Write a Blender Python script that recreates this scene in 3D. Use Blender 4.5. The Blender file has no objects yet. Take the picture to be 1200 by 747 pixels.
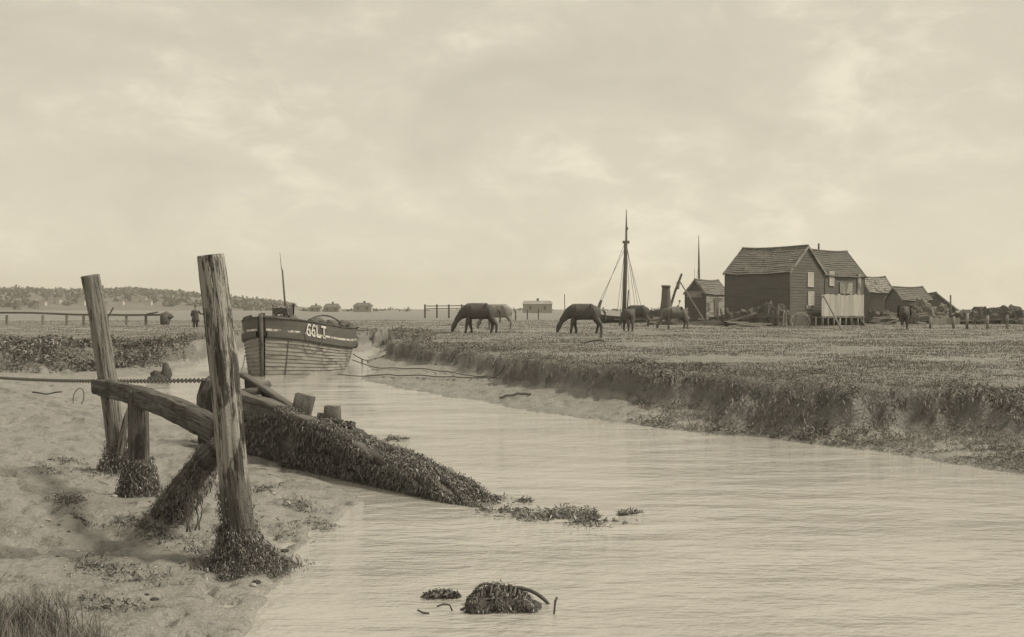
import bpy, math, random
import numpy as np
from mathutils import Vector, Matrix

random.seed(7)
R = np.random.RandomState(11)
SC = bpy.context.scene
COL = SC.collection
F, CX, HY, H = 1300.0, 600.0, 362.0, 2.2      # focal length (px of a 1200 px wide frame), centre, horizon, eye height
ZM = 0.93                                      # level of the salt-marsh meadow above the water

def at(px, py, d):                             # point seen at px,py standing d metres away
    return np.array([(px-CX)/F*d, d, H-(py-HY)/F*d])
def gnd(px, py, z=0.0):                        # point of height z seen at px,py
    d = F*(H-z)/(py-HY)
    return np.array([(px-CX)/F*d, d, z])
def reach(P, d, px):                           # how far along plan direction d from P until column px
    k = (px-CX)/F
    return (k*P[1]-P[0])/(d[0]-k*d[1])

# ------------------------------------------------------------------ noise
def _hash(ix, iy, seed):
    h = (ix*374761393 + iy*668265263 + seed*982451653) & 0xffffffff
    h = ((h ^ (h >> 13))*1274126177) & 0xffffffff
    return ((h ^ (h >> 16)) & 0xffffff)/float(0xffffff)
def vnoise(x, y, seed=0):
    x = np.asarray(x, float); y = np.asarray(y, float)
    ix = np.floor(x).astype(np.int64); iy = np.floor(y).astype(np.int64)
    fx = x-ix; fy = y-iy
    fx = fx*fx*(3-2*fx); fy = fy*fy*(3-2*fy)
    a = _hash(ix, iy, seed); b = _hash(ix+1, iy, seed); c = _hash(ix, iy+1, seed); d = _hash(ix+1, iy+1, seed)
    return (a*(1-fx)+b*fx)*(1-fy)+(c*(1-fx)+d*fx)*fy-0.5
def fbm(x, y, seed=0, o=4):
    s = 0; a = 1.0; f = 1.0
    for k in range(o):
        s = s+a*vnoise(np.asarray(x)*f, np.asarray(y)*f, seed+k*17); a *= .5; f *= 2.03
    return s
def sstep(a, b, x):
    t = np.clip((x-a)/(b-a), 0, 1); return t*t*(3-2*t)

# ------------------------------------------------------------------ materials
def C(v):
    v = float(np.interp(v, [0, .05, .1, .2, .35, .8], [.04, .078, .112, .18, .285, .66]))
    return (v, v*.95, v*.875, 1)
MATS = {}
def mat(name, dark, light, scale=6.0, stretch=(1, 1, 1), rough=.85, bump=.3, spec=.2, coord='gv',
        stain=None, stain_scale=3.0, stain_stretch=(1, 1, 1), stain_lo=.5, stain_hi=.6, island=0.0, detail=6, bdist=.02,
        fine=0.0, fine_scale=60.0, cracks=0.0, wet=0.0):
    if name in MATS: return MATS[name]
    m = bpy.data.materials.new(name); m.use_nodes = True
    nt = m.node_tree; N = nt.nodes; L = nt.links
    bs = N['Principled BSDF']; bs.inputs['Roughness'].default_value = rough
    bs.inputs['Specular IOR Level'].default_value = spec
    if coord == 'gv':
        a = N.new('ShaderNodeAttribute'); a.attribute_name = 'gv'; src = a.outputs['Vector']
    else:
        a = N.new('ShaderNodeTexCoord'); src = a.outputs['Object']
    def nz(sc, st, det):
        mp = N.new('ShaderNodeMapping'); mp.inputs['Scale'].default_value = st
        L.new(src, mp.inputs['Vector'])
        t = N.new('ShaderNodeTexNoise'); t.inputs['Scale'].default_value = sc; t.inputs['Detail'].default_value = det
        t.inputs['Roughness'].default_value = .62
        L.new(mp.outputs[0], t.inputs['Vector']); return t.outputs['Fac']
    n1 = nz(scale, stretch, detail)
    r = N.new('ShaderNodeMapRange'); r.inputs[1].default_value = .3; r.inputs[2].default_value = .7
    L.new(n1, r.inputs[0]); fac = r.outputs[0]
    def math_(op, x, y):
        q = N.new('ShaderNodeMath'); q.operation = op
        for i, v in enumerate((x, y)):
            if hasattr(v, 'is_linked'): L.new(v, q.inputs[i])
            else: q.inputs[i].default_value = v
        return q.outputs[0]
    if fine:
        f2 = nz(fine_scale, (1, 1, 1), 3)
        fac = math_('ADD', fac, math_('MULTIPLY', math_('SUBTRACT', f2, .5), fine*4))
    if island:
        g = N.new('ShaderNodeNewGeometry')
        fac = math_('ADD', math_('MULTIPLY', fac, 1-island), math_('MULTIPLY', g.outputs['Random Per Island'], island))
    mx = N.new('ShaderNodeMix'); mx.data_type = 'RGBA'
    L.new(fac, mx.inputs[0]); mx.inputs[6].default_value = C(dark); mx.inputs[7].default_value = C(light)
    col = mx.outputs[2]
    if stain is not None:
        n2 = nz(stain_scale, stain_stretch, 5)
        r2 = N.new('ShaderNodeMapRange'); r2.inputs[1].default_value = stain_lo; r2.inputs[2].default_value = stain_hi
        L.new(n2, r2.inputs[0])
        m2 = N.new('ShaderNodeMix'); m2.data_type = 'RGBA'
        L.new(r2.outputs[0], m2.inputs[0]); L.new(col, m2.inputs[6]); m2.inputs[7].default_value = C(stain)
        col = m2.outputs[2]
    if cracks:
        n4 = nz(26, (1, 1, .035), 4); q4 = N.new('ShaderNodeMapRange'); q4.inputs[1].default_value = .005; q4.inputs[2].default_value = .02
        ab = math_('ABSOLUTE', math_('SUBTRACT', n4, .46), 0); L.new(ab, q4.inputs[0])
        m4 = N.new('ShaderNodeMix'); m4.data_type = 'RGBA'; L.new(q4.outputs[0], m4.inputs[0]); m4.inputs[6].default_value = C(.03); L.new(col, m4.inputs[7]); col = m4.outputs[2]
        fac = math_('ADD', fac, math_('MULTIPLY', q4.outputs[0], cracks))
    if wet:
        sx_ = N.new('ShaderNodeSeparateXYZ'); L.new(src, sx_.inputs[0])
        hz_ = math_('ADD', sx_.outputs['Z'], math_('MULTIPLY', math_('SUBTRACT', n1, .5), .35))
        q5 = N.new('ShaderNodeMapRange'); q5.inputs[1].default_value = wet-.04; q5.inputs[2].default_value = wet+.04; L.new(hz_, q5.inputs[0])
        m5 = N.new('ShaderNodeMix'); m5.data_type = 'RGBA'; L.new(q5.outputs[0], m5.inputs[0]); m5.inputs[6].default_value = C(.085); L.new(col, m5.inputs[7])
        m6 = N.new('ShaderNodeMix'); m6.data_type = 'RGBA'; m6.inputs[0].default_value = .75; L.new(col, m6.inputs[6]); L.new(m5.outputs[2], m6.inputs[7]); col = m6.outputs[2]
    L.new(col, bs.inputs['Base Color'])
    if bump:
        b = N.new('ShaderNodeBump'); b.inputs['Strength'].default_value = bump; b.inputs['Distance'].default_value = bdist
        L.new(fac, b.inputs['Height']); L.new(b.outputs[0], bs.inputs['Normal'])
    MATS[name] = m
    return m

GR = (1, 1, .07)
POST = mat('weathered post wood', .21, .48, 14, GR, bump=.9, stain=.05, stain_scale=7.0, stain_stretch=(1.3, 1.3, .30), stain_lo=.51, stain_hi=.56, fine=.16, cracks=1.5, wet=.93)
POST2 = mat('grey post wood', .15, .36, 14, GR, bump=.9, cracks=1.5, wet=.55, stain=.1, stain_scale=4, stain_stretch=(2, 2, .2), stain_lo=.58, stain_hi=.7, fine=.1)
DWOOD = mat('dark wet timber', .06, .19, 16, (1, 1, .1), bump=.9, cracks=1.2, stain=.03, stain_scale=6, stain_stretch=(1, 1, .5), stain_lo=.52, stain_hi=.65, fine=.2)
WWOOD = mat('wreck timber', .08, .22, 12, (1, 1, .12), bump=.8, bdist=.03, stain=.05, stain_scale=5, stain_stretch=(1, 1, .4), stain_lo=.55, stain_hi=.65, fine=.25, rough=.8)
WEED = mat('bladder wrack', .08, .22, 3, bump=0, island=.35, rough=.4, spec=.5)
WEEDBASE = mat('wet weed mass', .1, .2, 30, bump=1, bdist=.03, rough=.6, fine=.3)
TAR = mat('tarred boards', .085, .14, 5, (1, 1, .15), bump=.3, rough=.8)
BOARD = mat('weathered black boards', .07, .15, 5, (1, 1, .1), bump=.4, stain=.25, stain_scale=2.2, stain_stretch=(1, 1, .25), stain_lo=.6, stain_hi=.8)
TILE = mat('old pantiles', .09, .24, 4, (1, 1, 1), bump=.2, fine=.2, fine_scale=20, stain=.3, stain_scale=.9, stain_lo=.58, stain_hi=.72)
TILE2 = mat('dark pantiles', .07, .14, 4, (1, 1, 1), bump=.2, fine=.15, fine_scale=20)
PALE = mat('pale old boards', .3, .62, 5, (1, 1, .08), bump=.3, stain=.2, stain_scale=3, stain_stretch=(1, 1, .2), stain_lo=.58, stain_hi=.72, island=.35)
GREYB = mat('grey shed boards', .2, .42, 4, (1, 1, .2), bump=.3, stain=.1, stain_scale=1.6, stain_stretch=(1, 1, .6), stain_lo=.5, stain_hi=.6)
SHUT = mat('pale shutter paint', .5, .66, 6, bump=.1)
LOGS = mat('bleached loose timber', .22, .55, 5, (1, 1, .1), bump=.3)
DLOG = mat('dark loose timber', .09, .24, 5, (1, 1, .1), bump=.3)
SCRAP = mat('heaped scrap and net', .06, .2, 9, bump=.8, bdist=.05, fine=.3, fine_scale=8, coord='obj')
IRON = mat('rusty iron', .1, .19, 8, bump=.4, rough=.7, coord='obj')
ROPE = mat('tarred rope', .1, .2, 30, bump=.3)
PLANK = mat('hull planking', .21, .42, 7, (1, 1, .12), bump=.4, stain=.09, stain_scale=2.2, stain_stretch=(1.2, 1.2, .7), stain_lo=.48, stain_hi=.68, fine=.25)
BULW = mat('black bulwark paint', .07, .12, 6, (1, 1, .3), bump=.2)
WHITE = mat('chipped white paint', .62, .8, 12, bump=.1, stain=.12, stain_scale=5, stain_lo=.5, stain_hi=.58)
LETTER = mat('white letter paint', .68, .8, 12, bump=.1)
STONE = mat('pale stone wall', .3, .5, 3, bump=.3, coord='obj')
HORSE = mat('dark horse coat', .04, .085, 6, bump=.1, coord='obj', rough=.7)
HORSE2 = mat('pale horse coat', .18, .34, 5, bump=.1, coord='obj', rough=.7)
HORSE3 = mat('dark coat with pale belly patches', .045, .09, 6, bump=.1, coord='obj', rough=.7, stain=.4, stain_scale=1.9, stain_lo=.66, stain_hi=.7)
COWM = mat('brindled cow coat', .08, .2, 5, bump=.1, coord='obj', rough=.75)
SOCK = mat('white stocking hair', .6, .7, 6, bump=0)
COAT = mat('dark coat cloth', .05, .09, 8, bump=.3, coord='obj')
SKIN = mat('skin', .4, .46, 8, bump=0, coord='obj')
HILL = mat('distant wooded hillside', .09, .19, .045, bump=0, coord='obj', fine=.2, fine_scale=.35)
WOODS = mat('distant foliage', .09, .17, .2, bump=0, coord='obj', island=.4)
FARW = mat('distant walls', .25, .4, .3, bump=0, coord='obj')
FARR = mat('distant roofs', .1, .17, .3, bump=0, coord='obj')

# ------------------------------------------------------------------ mesh building
class MB:
    def __init__(s): s.v = []; s.g = []; s.f = []
    def add(s, vs, fs, gs=None):
        o = len(s.v); vs = [tuple(map(float, p)) for p in vs]; s.v += vs
        s.g += [tuple(map(float, p)) for p in (gs if gs is not None else vs)]
        s.f += [tuple(i+o for i in f) for f in fs]
    def box(s, c, ax, hs):                    # centre, three axes, half sizes
        c = np.array(c, float); ax = [np.array(a, float)/np.linalg.norm(a) for a in ax]
        k = int(np.argmax(hs)); order = [i for i in range(3) if i != k]+[k]
        off = R.rand(3)*7
        vs = []; gs = []
        for sx in (-1, 1):
            for sy in (-1, 1):
                for sz in (-1, 1):
                    l = (sx*hs[0], sy*hs[1], sz*hs[2])
                    vs.append(c+ax[0]*l[0]+ax[1]*l[1]+ax[2]*l[2])
                    gs.append(np.array([l[order[0]], l[order[1]], l[order[2]]])+off)
        s.add(vs, [(0, 1, 3, 2), (4, 6, 7, 5), (0, 4, 5, 1), (2, 3, 7, 6), (0, 2, 6, 4), (1, 5, 7, 3)], gs)
    def bar(s, p0, p1, w, h, up=(0, 0, 1)):
        p0 = np.array(p0, float); p1 = np.array(p1, float); d = p1-p0; l = np.linalg.norm(d); d /= l
        u = np.array(up, float)
        if abs(u@d) > .95: u = np.array([0, 1., 0])
        x = np.cross(d, u); x /= np.linalg.norm(x); u = np.cross(x, d)
        s.box((p0+p1)/2, (d, x, u), (l/2, w/2, h/2))
    def loft(s, path, rad, n=12, sec=None, caps=True, goff=None, rough=0.0, seed=0, up=(0, 0, 1), nf=2.0, af=3.0, crack=0.0):
        path = np.array(path, float); m = len(path)
        if np.isscalar(rad): rad = [rad]*m
        tang = np.gradient(path, axis=0); tang /= np.linalg.norm(tang, axis=1)[:, None]
        acc = np.concatenate([[0], np.cumsum(np.linalg.norm(np.diff(path, axis=0), axis=1))])
        u0 = np.array(up, float)
        if abs(u0@tang[0]) > .9: u0 = np.array([0, -1., 0])
        vs = []; gs = []; off = R.rand(3)*9 if goff is None else np.array(goff, float)
        ang = np.arange(n)/n*2*math.pi
        for i in range(m):
            d = tang[i]; x = np.cross(d, u0); x /= np.linalg.norm(x); y = np.cross(x, d)
            for j, a in enumerate(ang):
                cu, cv = math.cos(a), math.sin(a)
                if sec is not None:            # squarish section (half width, half height multipliers, power)
                    e = sec[2]; cu = math.copysign(abs(cu)**e, cu)*sec[0]; cv = math.copysign(abs(cv)**e, cv)*sec[1]
                k = 1.0
                if rough:
                    k += rough*float(fbm(math.cos(a)*af+5, math.sin(a)*af+acc[i]*nf, seed, 3))
                if crack:
                    q = float(vnoise(a*4.2, acc[i]*.55, seed+50)); k -= crack*max(0, 1-abs(q)*14)
                p = path[i]+(x*cu+y*cv)*rad[i]*k
                vs.append(p); gs.append(np.array([cu*rad[i], cv*rad[i], acc[i]])+off)
        fs = []
        for i in range(m-1):
            for j in range(n):
                a = i*n+j; b = i*n+(j+1) % n
                fs.append((a, b, b+n, a+n))
        if caps:
            fs.append(tuple(range(n))[::-1]); fs.append(tuple(range((m-1)*n, m*n)))
        s.add(vs, fs, gs)
    def blob(s, c, r, seed=0, n=10, m=7, rough=.4, flat=False, nf=1.6):   # lumpy ellipsoid
        vs = []; fs = []; r = np.array(r, float)
        for i in range(m+1):
            th = math.pi*i/m
            for j in range(n):
                a = 2*math.pi*j/n
                d = np.array([math.sin(th)*math.cos(a), math.sin(th)*math.sin(a), math.cos(th)])
                k = 1+rough*float(fbm(d[0]*nf+seed*3.1, d[1]*nf+d[2]*nf*1.7, seed, 3))
                z = d*r*k
                if flat: z[2] = max(z[2], -.02)
                vs.append(np.array(c)+z)
        for i in range(m):
            for j in range(n):
                a = i*n+j; b = i*n+(j+1) % n
                fs.append((a, a+n, b+n, b))
        s.add(vs, fs)
    def build(s, name, m, parent=None, smooth=False, kind=None):
        me = bpy.data.meshes.new(name)
        base = wpos(parent)
        pv = np.array(s.v)-base
        me.from_pydata(pv.tolist(), [], s.f)
        at_ = me.attributes.new('gv', 'FLOAT_VECTOR', 'POINT'); at_.data.foreach_set('vector', np.array(s.g, np.float32).ravel())
        me.materials.append(m)
        if smooth: me.polygons.foreach_set('use_smooth', [True]*len(me.polygons))
        me.update()
        o = bpy.data.objects.new(name, me); COL.objects.link(o)
        if parent is not None: o.parent = parent
        if kind: o['kind'] = kind
        return o

def wpos(o):
    p = np.zeros(3)
    while o is not None: p = p+np.array(o.location); o = o.parent
    return p
def np_mesh(name, V, Fa, m, parent=None, kind=None, smooth=False, base=None):
    V = np.asarray(V, np.float32); Fa = np.asarray(Fa, np.int32); k = Fa.shape[1]
    b = wpos(parent).astype(np.float32)
    me = bpy.data.meshes.new(name)
    me.vertices.add(len(V)); me.vertices.foreach_set('co', (V-b).ravel())
    me.loops.add(len(Fa)*k); me.loops.foreach_set('vertex_index', Fa.ravel())
    me.polygons.add(len(Fa)); me.polygons.foreach_set('loop_start', np.arange(len(Fa), dtype=np.int32)*k)
    me.polygons.foreach_set('loop_total', np.full(len(Fa), k, np.int32))
    if smooth: me.polygons.foreach_set('use_smooth', np.ones(len(Fa), bool))
    a = me.attributes.new('gv', 'FLOAT_VECTOR', 'POINT'); a.data.foreach_set('vector', V.ravel())
    me.materials.append(m); me.update(calc_edges=True)
    o = bpy.data.objects.new(name, me); COL.objects.link(o)
    if parent is not None: o.parent = parent
    if kind: o['kind'] = kind
    return o

def tag(o, label, cat, group=None):
    o['label'] = label; o['category'] = cat
    if group: o['group'] = group
    return o
def thing(name, label, cat, loc=(0, 0, 0), group=None, rz=0):
    o = bpy.data.objects.new(name, None); COL.objects.link(o)
    o.empty_display_size = .2
    o.location = [float(q) for q in loc]; o.rotation_euler = (0, 0, rz)
    bpy.context.view_layer.update()
    return tag(o, label, cat, group)
def one(name, mb, m, label, cat, loc, group=None, smooth=False):   # a thing that is a single mesh, origin at its base
    loc = np.array(loc, float); mb.v = [tuple(np.array(p)-loc) for p in mb.v]
    o = mb.build(name, m, None, smooth); o.location = [float(q) for q in loc]
    return tag(o, label, cat, group)

def leaves(pts, size, nrm=None, seed=0, droop=.5, aspect=.45):     # little ribbons of weed / leaf, two quads each
    rs = np.random.RandomState(seed); n = len(pts); pts = np.asarray(pts, float)
    d = rs.normal(size=(n, 3))
    if nrm is not None: d = d*.7+np.asarray(nrm)*1.0
    d[:, 2] -= droop*.3
    d /= np.linalg.norm(d, axis=1)[:, None]
    sd = np.cross(d, rs.normal(size=(n, 3))); sd /= np.linalg.norm(sd, axis=1)[:, None]
    L_ = (size*(.5+rs.rand(n)))[:, None] if np.isscalar(size) else (np.asarray(size)*(.5+rs.rand(n)))[:, None]
    if aspect < .3: d[:, 2] -= .5; d /= np.linalg.norm(d, axis=1)[:, None]
    d2 = d.copy(); d2[:, 2] -= droop; d2 /= np.linalg.norm(d2, axis=1)[:, None]
    a = pts; b = a+d*L_*.5; c = b+d2*L_*.5; w = sd*L_*aspect*.5
    V = np.stack([a-w*.6, a+w*.6, b+w, b-w, c+w*.5, c-w*.5], 1).reshape(-1, 3)
    k = np.arange(n)[:, None]*6
    Fa = np.concatenate([k+np.array([[0, 1, 2, 3]]), k+np.array([[3, 2, 4, 5]])], 0)
    return V, Fa

# ------------------------------------------------------------------ terrain
WATER = [(-1.0, -30), (-1.2, 2), (-1.65, 5)]+[tuple(gnd(*p)[:2]) for p in
  [(285, 747), (303, 716), (322, 690), (342, 655), (366, 630), (398, 604), (425, 588), (400, 575), (330, 545), (288, 524), (238, 502),
   (190, 485), (152, 469), (128, 450), (132, 444), (195, 437), (240, 424), (283, 411), (330, 405), (400, 408), (425, 413), (445, 405),
   (464, 397.5), (471, 393), (470, 398.5), (452, 409), (434, 418), (431, 428), (440, 436), (424, 444), (440, 450), (470, 455), (500, 460), (560, 470),
   (600, 478), (660, 487), (720, 495), (770, 502), (830, 508), (900, 513), (1000, 526), (1100, 541), (1166, 551), (1250, 562), (1500, 600)]]+[(9.5, 5), (10, -30)]
TRENCH = [(-3.3, -30), (-3.05, 4.5), (-3.5, 6.2), (-4.6, 7.3), (-6.5, 9), (-9.5, 13), (-13.5, 20), (-19.5, 32)]+[tuple(gnd(px, py, ZM)[:2]) for px, py in
  [(20, 405), (60, 404), (100, 403), (160, 402), (210, 399), (240, 397), (283, 393), (330, 388.5), (400, 387), (440, 388), (464, 388.5), (476, 388.5),
   (478, 393), (470, 398), (485, 400), (500, 402), (540, 406), (570, 411), (600, 416.5), (640, 421), (690, 425), (735, 428), (790, 432), (850, 434),
   (888, 437), (893, 445), (930, 446), (1000, 448), (1060, 449), (1166, 452), (1260, 455), (1500, 468)]]+[(18, 8), (18, -30)]

def poly_dist(x, y, poly):
    P = np.array(poly, float); Q = np.roll(P, -1, 0)
    d2 = np.full(x.shape, 1e12); ins = np.zeros(x.shape, bool)
    for (ax, ay), (bx, by) in zip(P, Q):
        ex, ey = bx-ax, by-ay
        t = np.clip(((x-ax)*ex+(y-ay)*ey)/(ex*ex+ey*ey), 0, 1)
        d2 = np.minimum(d2, (x-ax-t*ex)**2+(y-ay-t*ey)**2)
        if by != ay:
            c = ((ay > y) != (by > y)) & (x < ex*(y-ay)/ey+ax)
            ins ^= c
    return np.sqrt(d2), ins

def terrain(x, y):
    x = np.asarray(x, float); y = np.asarray(y, float)
    near = np.clip(y/20, .35, 1.6)
    wx = x+fbm(x*.9, y*.9, 3, 4)*.42*near; wy = y+fbm(x*.9+31, y*.9, 5, 4)*.42*near
    dW, inW = poly_dist(x+fbm(x*1.3, y*1.3, 8, 3)*.18*near, y+fbm(x*1.3, y*1.3+9, 9, 3)*.3*near, WATER)
    dT, inT = poly_dist(wx, wy, TRENCH)
    wob = fbm(x*.8, y*.8, 21, 4)
    mead = ZM+.10*fbm(x*.09, y*.09, 40, 3)*sstep(15, 40, y)+.06*fbm(x*1.1, y*1.1, 41, 3)+.05*fbm(x*5, y*5, 43, 2)
    mead = mead-.12*sstep(1.6, 0, dT)*(vnoise(x*.7, y*.7, 44)+.5)
    t = dW/(dW+dT+1e-6)
    rt = sstep(1.5, 3.2, x-.08*(y-20))*(y < 30); lt = (x < -6)*sstep(31, 35, y); mid = 1-np.maximum(rt, lt)
    lo_ = .66*rt+.22*lt+.84*mid; hi_ = .98*rt+.62*lt+1.0*mid
    s = np.maximum(sstep(0, 1, (t+.12*wob-lo_)/(hi_-lo_)), sstep(.75-.3*mid, .1, dT+.5*wob))
    mud = .03+(.36+.16*mid*(y > 19))*(1-np.exp(-dW/3.2))+.05*fbm(x*.9, y*.9, 50, 3)*sstep(0, 1, dW)+.035*fbm(x*3.1, y*3.1, 51, 4)*sstep(0, .6, dW)+.03*fbm(x*8, y*8, 52, 3)*sstep(0, .3, dW)-.07*sstep(.10, .28, fbm(x*4.3, y*4.3, 57, 2))-.05*sstep(.05, 0, np.abs(fbm(x*.8+y*.3, y*.5, 58, 3)))*sstep(.5, 2, dW)*sstep(.1, .6, dW)
    z = mud*(1-s)+mead*s
    z = z+(.2+.25*lt)*fbm(x*1.6, y*1.6, 53, 5)*s*(1-s)*4
    z = np.where(inT, z, mead)
    z = np.where(inW, -np.minimum(.7, dW*.16)+.02*fbm(x*2, y*2, 60, 3), z)
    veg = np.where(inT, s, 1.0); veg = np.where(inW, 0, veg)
    return z, veg, dT, inT, dW, inW
def hgt(x, y): return float(terrain(np.array([float(x)]), np.array([float(y)]))[0][0])

rows = list(np.arange(-8, 4, .8)); y = 4.0
while y < 1820:
    rows.append(y); y += max(.045, .0066*y) if y < 140 else .03*y
rows = np.array(rows); us = np.linspace(-.8, .8, 620)
YY = np.repeat(rows, len(us)).reshape(len(rows), -1)
XX = us[None, :]*(np.maximum(YY, 0)*.82+6.5)
ZZ, VG, DT, INT, DW, INW = terrain(XX, YY)
nr, nc = XX.shape
V = np.stack([XX, YY, ZZ], -1).reshape(-1, 3)
ii = (np.arange(nr-1)[:, None]*nc+np.arange(nc-1)[None, :]).ravel()
Fq = np.stack([ii, ii+1, ii+1+nc, ii+nc], 1)

gm = bpy.data.materials.new('mud and salt marsh'); gm.use_nodes = True
nt = gm.node_tree; N = nt.nodes; L = nt.links; bs = N['Principled BSDF']
tc = N.new('ShaderNodeTexCoord')
def noise(scale, det, st=(1, 1, 1), ro=.6):
    mp = N.new('ShaderNodeMapping'); mp.inputs['Scale'].default_value = st; L.new(tc.outputs['Object'], mp.inputs[0])
    t = N.new('ShaderNodeTexNoise'); t.inputs['Scale'].default_value = scale; t.inputs['Detail'].default_value = det; t.inputs['Roughness'].default_value = ro
    L.new(mp.outputs[0], t.inputs[0]); return t.outputs['Fac']
def rng_(v, a, b, c=0, d=1):
    r = N.new('ShaderNodeMapRange'); L.new(v, r.inputs[0])
    for i, q in enumerate((a, b, c, d)): r.inputs[i+1].default_value = q
    return r.outputs[0]
def mixc(f, a, b):
    m = N.new('ShaderNodeMix'); m.data_type = 'RGBA'
    if hasattr(f, 'is_linked'): L.new(f, m.inputs[0])
    else: m.inputs[0].default_value = f
    for i, q in ((6, a), (7, b)):
        if hasattr(q, 'is_linked'): L.new(q, m.inputs[i])
        else: m.inputs[i].default_value = q
    return m.outputs[2]
def mth(op, a, b):
    q = N.new('ShaderNodeMath'); q.operation = op
    for i, v in enumerate((a, b)):
        if hasattr(v, 'is_linked'): L.new(v, q.inputs[i])
        else: q.inputs[i].default_value = v
    return q.outputs[0]
mudn = noise(1.1, 8, (.7, 1.4, 1), .7); mudf = noise(24, 5); mudp = noise(6, 5, (1, 1.5, 1), .65)
mudc = mixc(rng_(mudn, .3, .7), C(.14), C(.30))
mudc = mixc(rng_(mudf, .3, .72), mudc, mixc(.5, mudc, C(.42)))
mudc = mixc(rng_(mudp, .56, .66), mudc, C(.12))
muds = noise(38, 2, (1, 1.3, 1)); mudc = mixc(rng_(muds, .62, .70), mudc, C(.09)); mudc = mixc(rng_(muds, .33, .27), mudc, C(.62))
grn = noise(.5, 8, (1, 1, 1), .7); grf = noise(11, 6, (1, 1, 1), .7); grl = noise(.05, 5, (.5, 2.0, 1))
grc = mixc(rng_(grn, .3, .7), C(.12), C(.2)); grc = mixc(rng_(grf, .3, .7), mixc(.3, grc, C(.07)), mixc(.3, grc, C(.3)))
grc = mixc(rng_(grl, .5, .68), grc, mixc(.55, grc, C(.34)))
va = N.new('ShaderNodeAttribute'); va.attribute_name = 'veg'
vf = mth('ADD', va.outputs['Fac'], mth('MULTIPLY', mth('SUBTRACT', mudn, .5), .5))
peat_shade = mixc(rng_(mudf, .3, .7), C(.08), C(.17))  # dark soil on steep bank faces, with their shade put into the colour
L.new(mixc(rng_(vf, .55, .75), mixc(rng_(vf, .1, .24), mudc, peat_shade), grc), bs.inputs['Base Color'])
L.new(rng_(mudn, .35, .65, .24, .75), bs.inputs['Roughness']); bs.inputs['Specular IOR Level'].default_value = .5
bp = N.new('ShaderNodeBump'); bp.inputs['Strength'].default_value = 1.0; bp.inputs['Distance'].default_value = .05
L.new(mth('ADD', mth('MULTIPLY', mudf, .35), mth('ADD', mudp, mth('MULTIPLY', grf, .4))), bp.inputs['Height']); L.new(bp.outputs[0], bs.inputs['Normal'])
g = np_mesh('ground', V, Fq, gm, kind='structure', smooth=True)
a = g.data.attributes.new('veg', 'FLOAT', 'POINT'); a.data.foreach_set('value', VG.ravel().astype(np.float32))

# water
wm = bpy.data.materials.new('silty creek water'); wm.use_nodes = True
nt = wm.node_tree; N = nt.nodes; L = nt.links; bs = N['Principled BSDF']
tc = N.new('ShaderNodeTexCoord')
bs.inputs['Base Color'].default_value = C(.47); bs.inputs['Roughness'].default_value = .04; bs.inputs['IOR'].default_value = 2.4
bs.inputs['Specular IOR Level'].default_value = .5
w1 = noise(1.0, 3, (2.8, 5.0, 1), .55); w2 = noise(1.0, 4, (12, 20, 1), .6); w0 = noise(1.0, 3, (.85, 1.5, 1), .5); w3 = noise(1.0, 2, (.22, .4, 1))
amp = rng_(w3, .38, .62, .35, 1.0)
bp = N.new('ShaderNodeBump'); bp.inputs['Strength'].default_value = .8; bp.inputs['Distance'].default_value = .06
L.new(mth('ADD', mth('MULTIPLY', w1, mth('ADD', amp, .25)), mth('ADD', mth('MULTIPLY', mth('MULTIPLY', w2, amp), .45), mth('MULTIPLY', mth('MULTIPLY', w0, amp), 2.6))), bp.inputs['Height']); L.new(bp.outputs[0], bs.inputs['Normal'])
wv = [(-30, -9, 0), (40, -9, 0), (40, 70, 0), (-30, 70, 0)]
np_mesh('water', wv, [(0, 1, 2, 3)], wm, kind='structure')

# ------------------------------------------------------------------ grass and bank plants (uncountable)
GRASS = mat('marsh grass', .12, .36, .8, bump=0, island=.75, coord='obj', spec=.15)
SCRUB = mat('sea purslane', .06, .38, 1.2, bump=0, island=.65, coord='obj', spec=.15)
def blades(x, y, h, w, seed, lean=.55):
    rs = np.random.RandomState(seed); n = len(x)
    z = terrain(x, y)[0]-.01
    a = rs.rand(n)*6.283; l = h*lean*rs.rand(n); b = rs.rand(n)*6.283
    base = np.stack([x, y, z], 1); sd = np.stack([np.cos(a), np.sin(a), np.zeros(n)], 1)*w[:, None]*.5
    mid = base+np.stack([np.cos(b)*l*.3, np.sin(b)*l*.3, h*.6], 1); tip = base+np.stack([np.cos(b)*l, np.sin(b)*l, h], 1)
    Vv = np.stack([base-sd, base+sd, mid+sd*.8, mid-sd*.8, tip+sd*.2, tip-sd*.2], 1).reshape(-1, 3)
    k = np.arange(n)[:, None]*6
    return Vv, np.concatenate([k+np.array([[0, 1, 2, 3]]), k+np.array([[3, 2, 4, 5]])], 0)
def scatter(n, y0, y1, seed, pw=1.0):
    rs = np.random.RandomState(seed)
    yy = y0*(y1/y0)**(rs.rand(n)**pw); xx = (rs.rand(n)-.5)*1.16*yy
    return xx, yy
VS = []; FS = []
def put(vf):
    global VS, FS
    o = sum(len(q) for q in VS); VS.append(vf[0]); FS.append(vf[1]+o)
# short turf on the meadow
x, y = scatter(420000, 13, 120, 1)
z, vg, dt, it, dw, iw = terrain(x, y)
cl = fbm(x*.45, y*.45, 77, 3); k = (~it) & (cl > -.4+.3*R.rand(len(x))); x, y, cl = x[k], y[k], cl[k]
h = (.018+.06*np.clip(cl+.35, 0, 1)*R.rand(len(x)))*(1+.9*(R.rand(len(x)) > .985)); w = .003+.0004*y
put(blades(x, y, h*1.25, w*1.4, 2))
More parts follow.
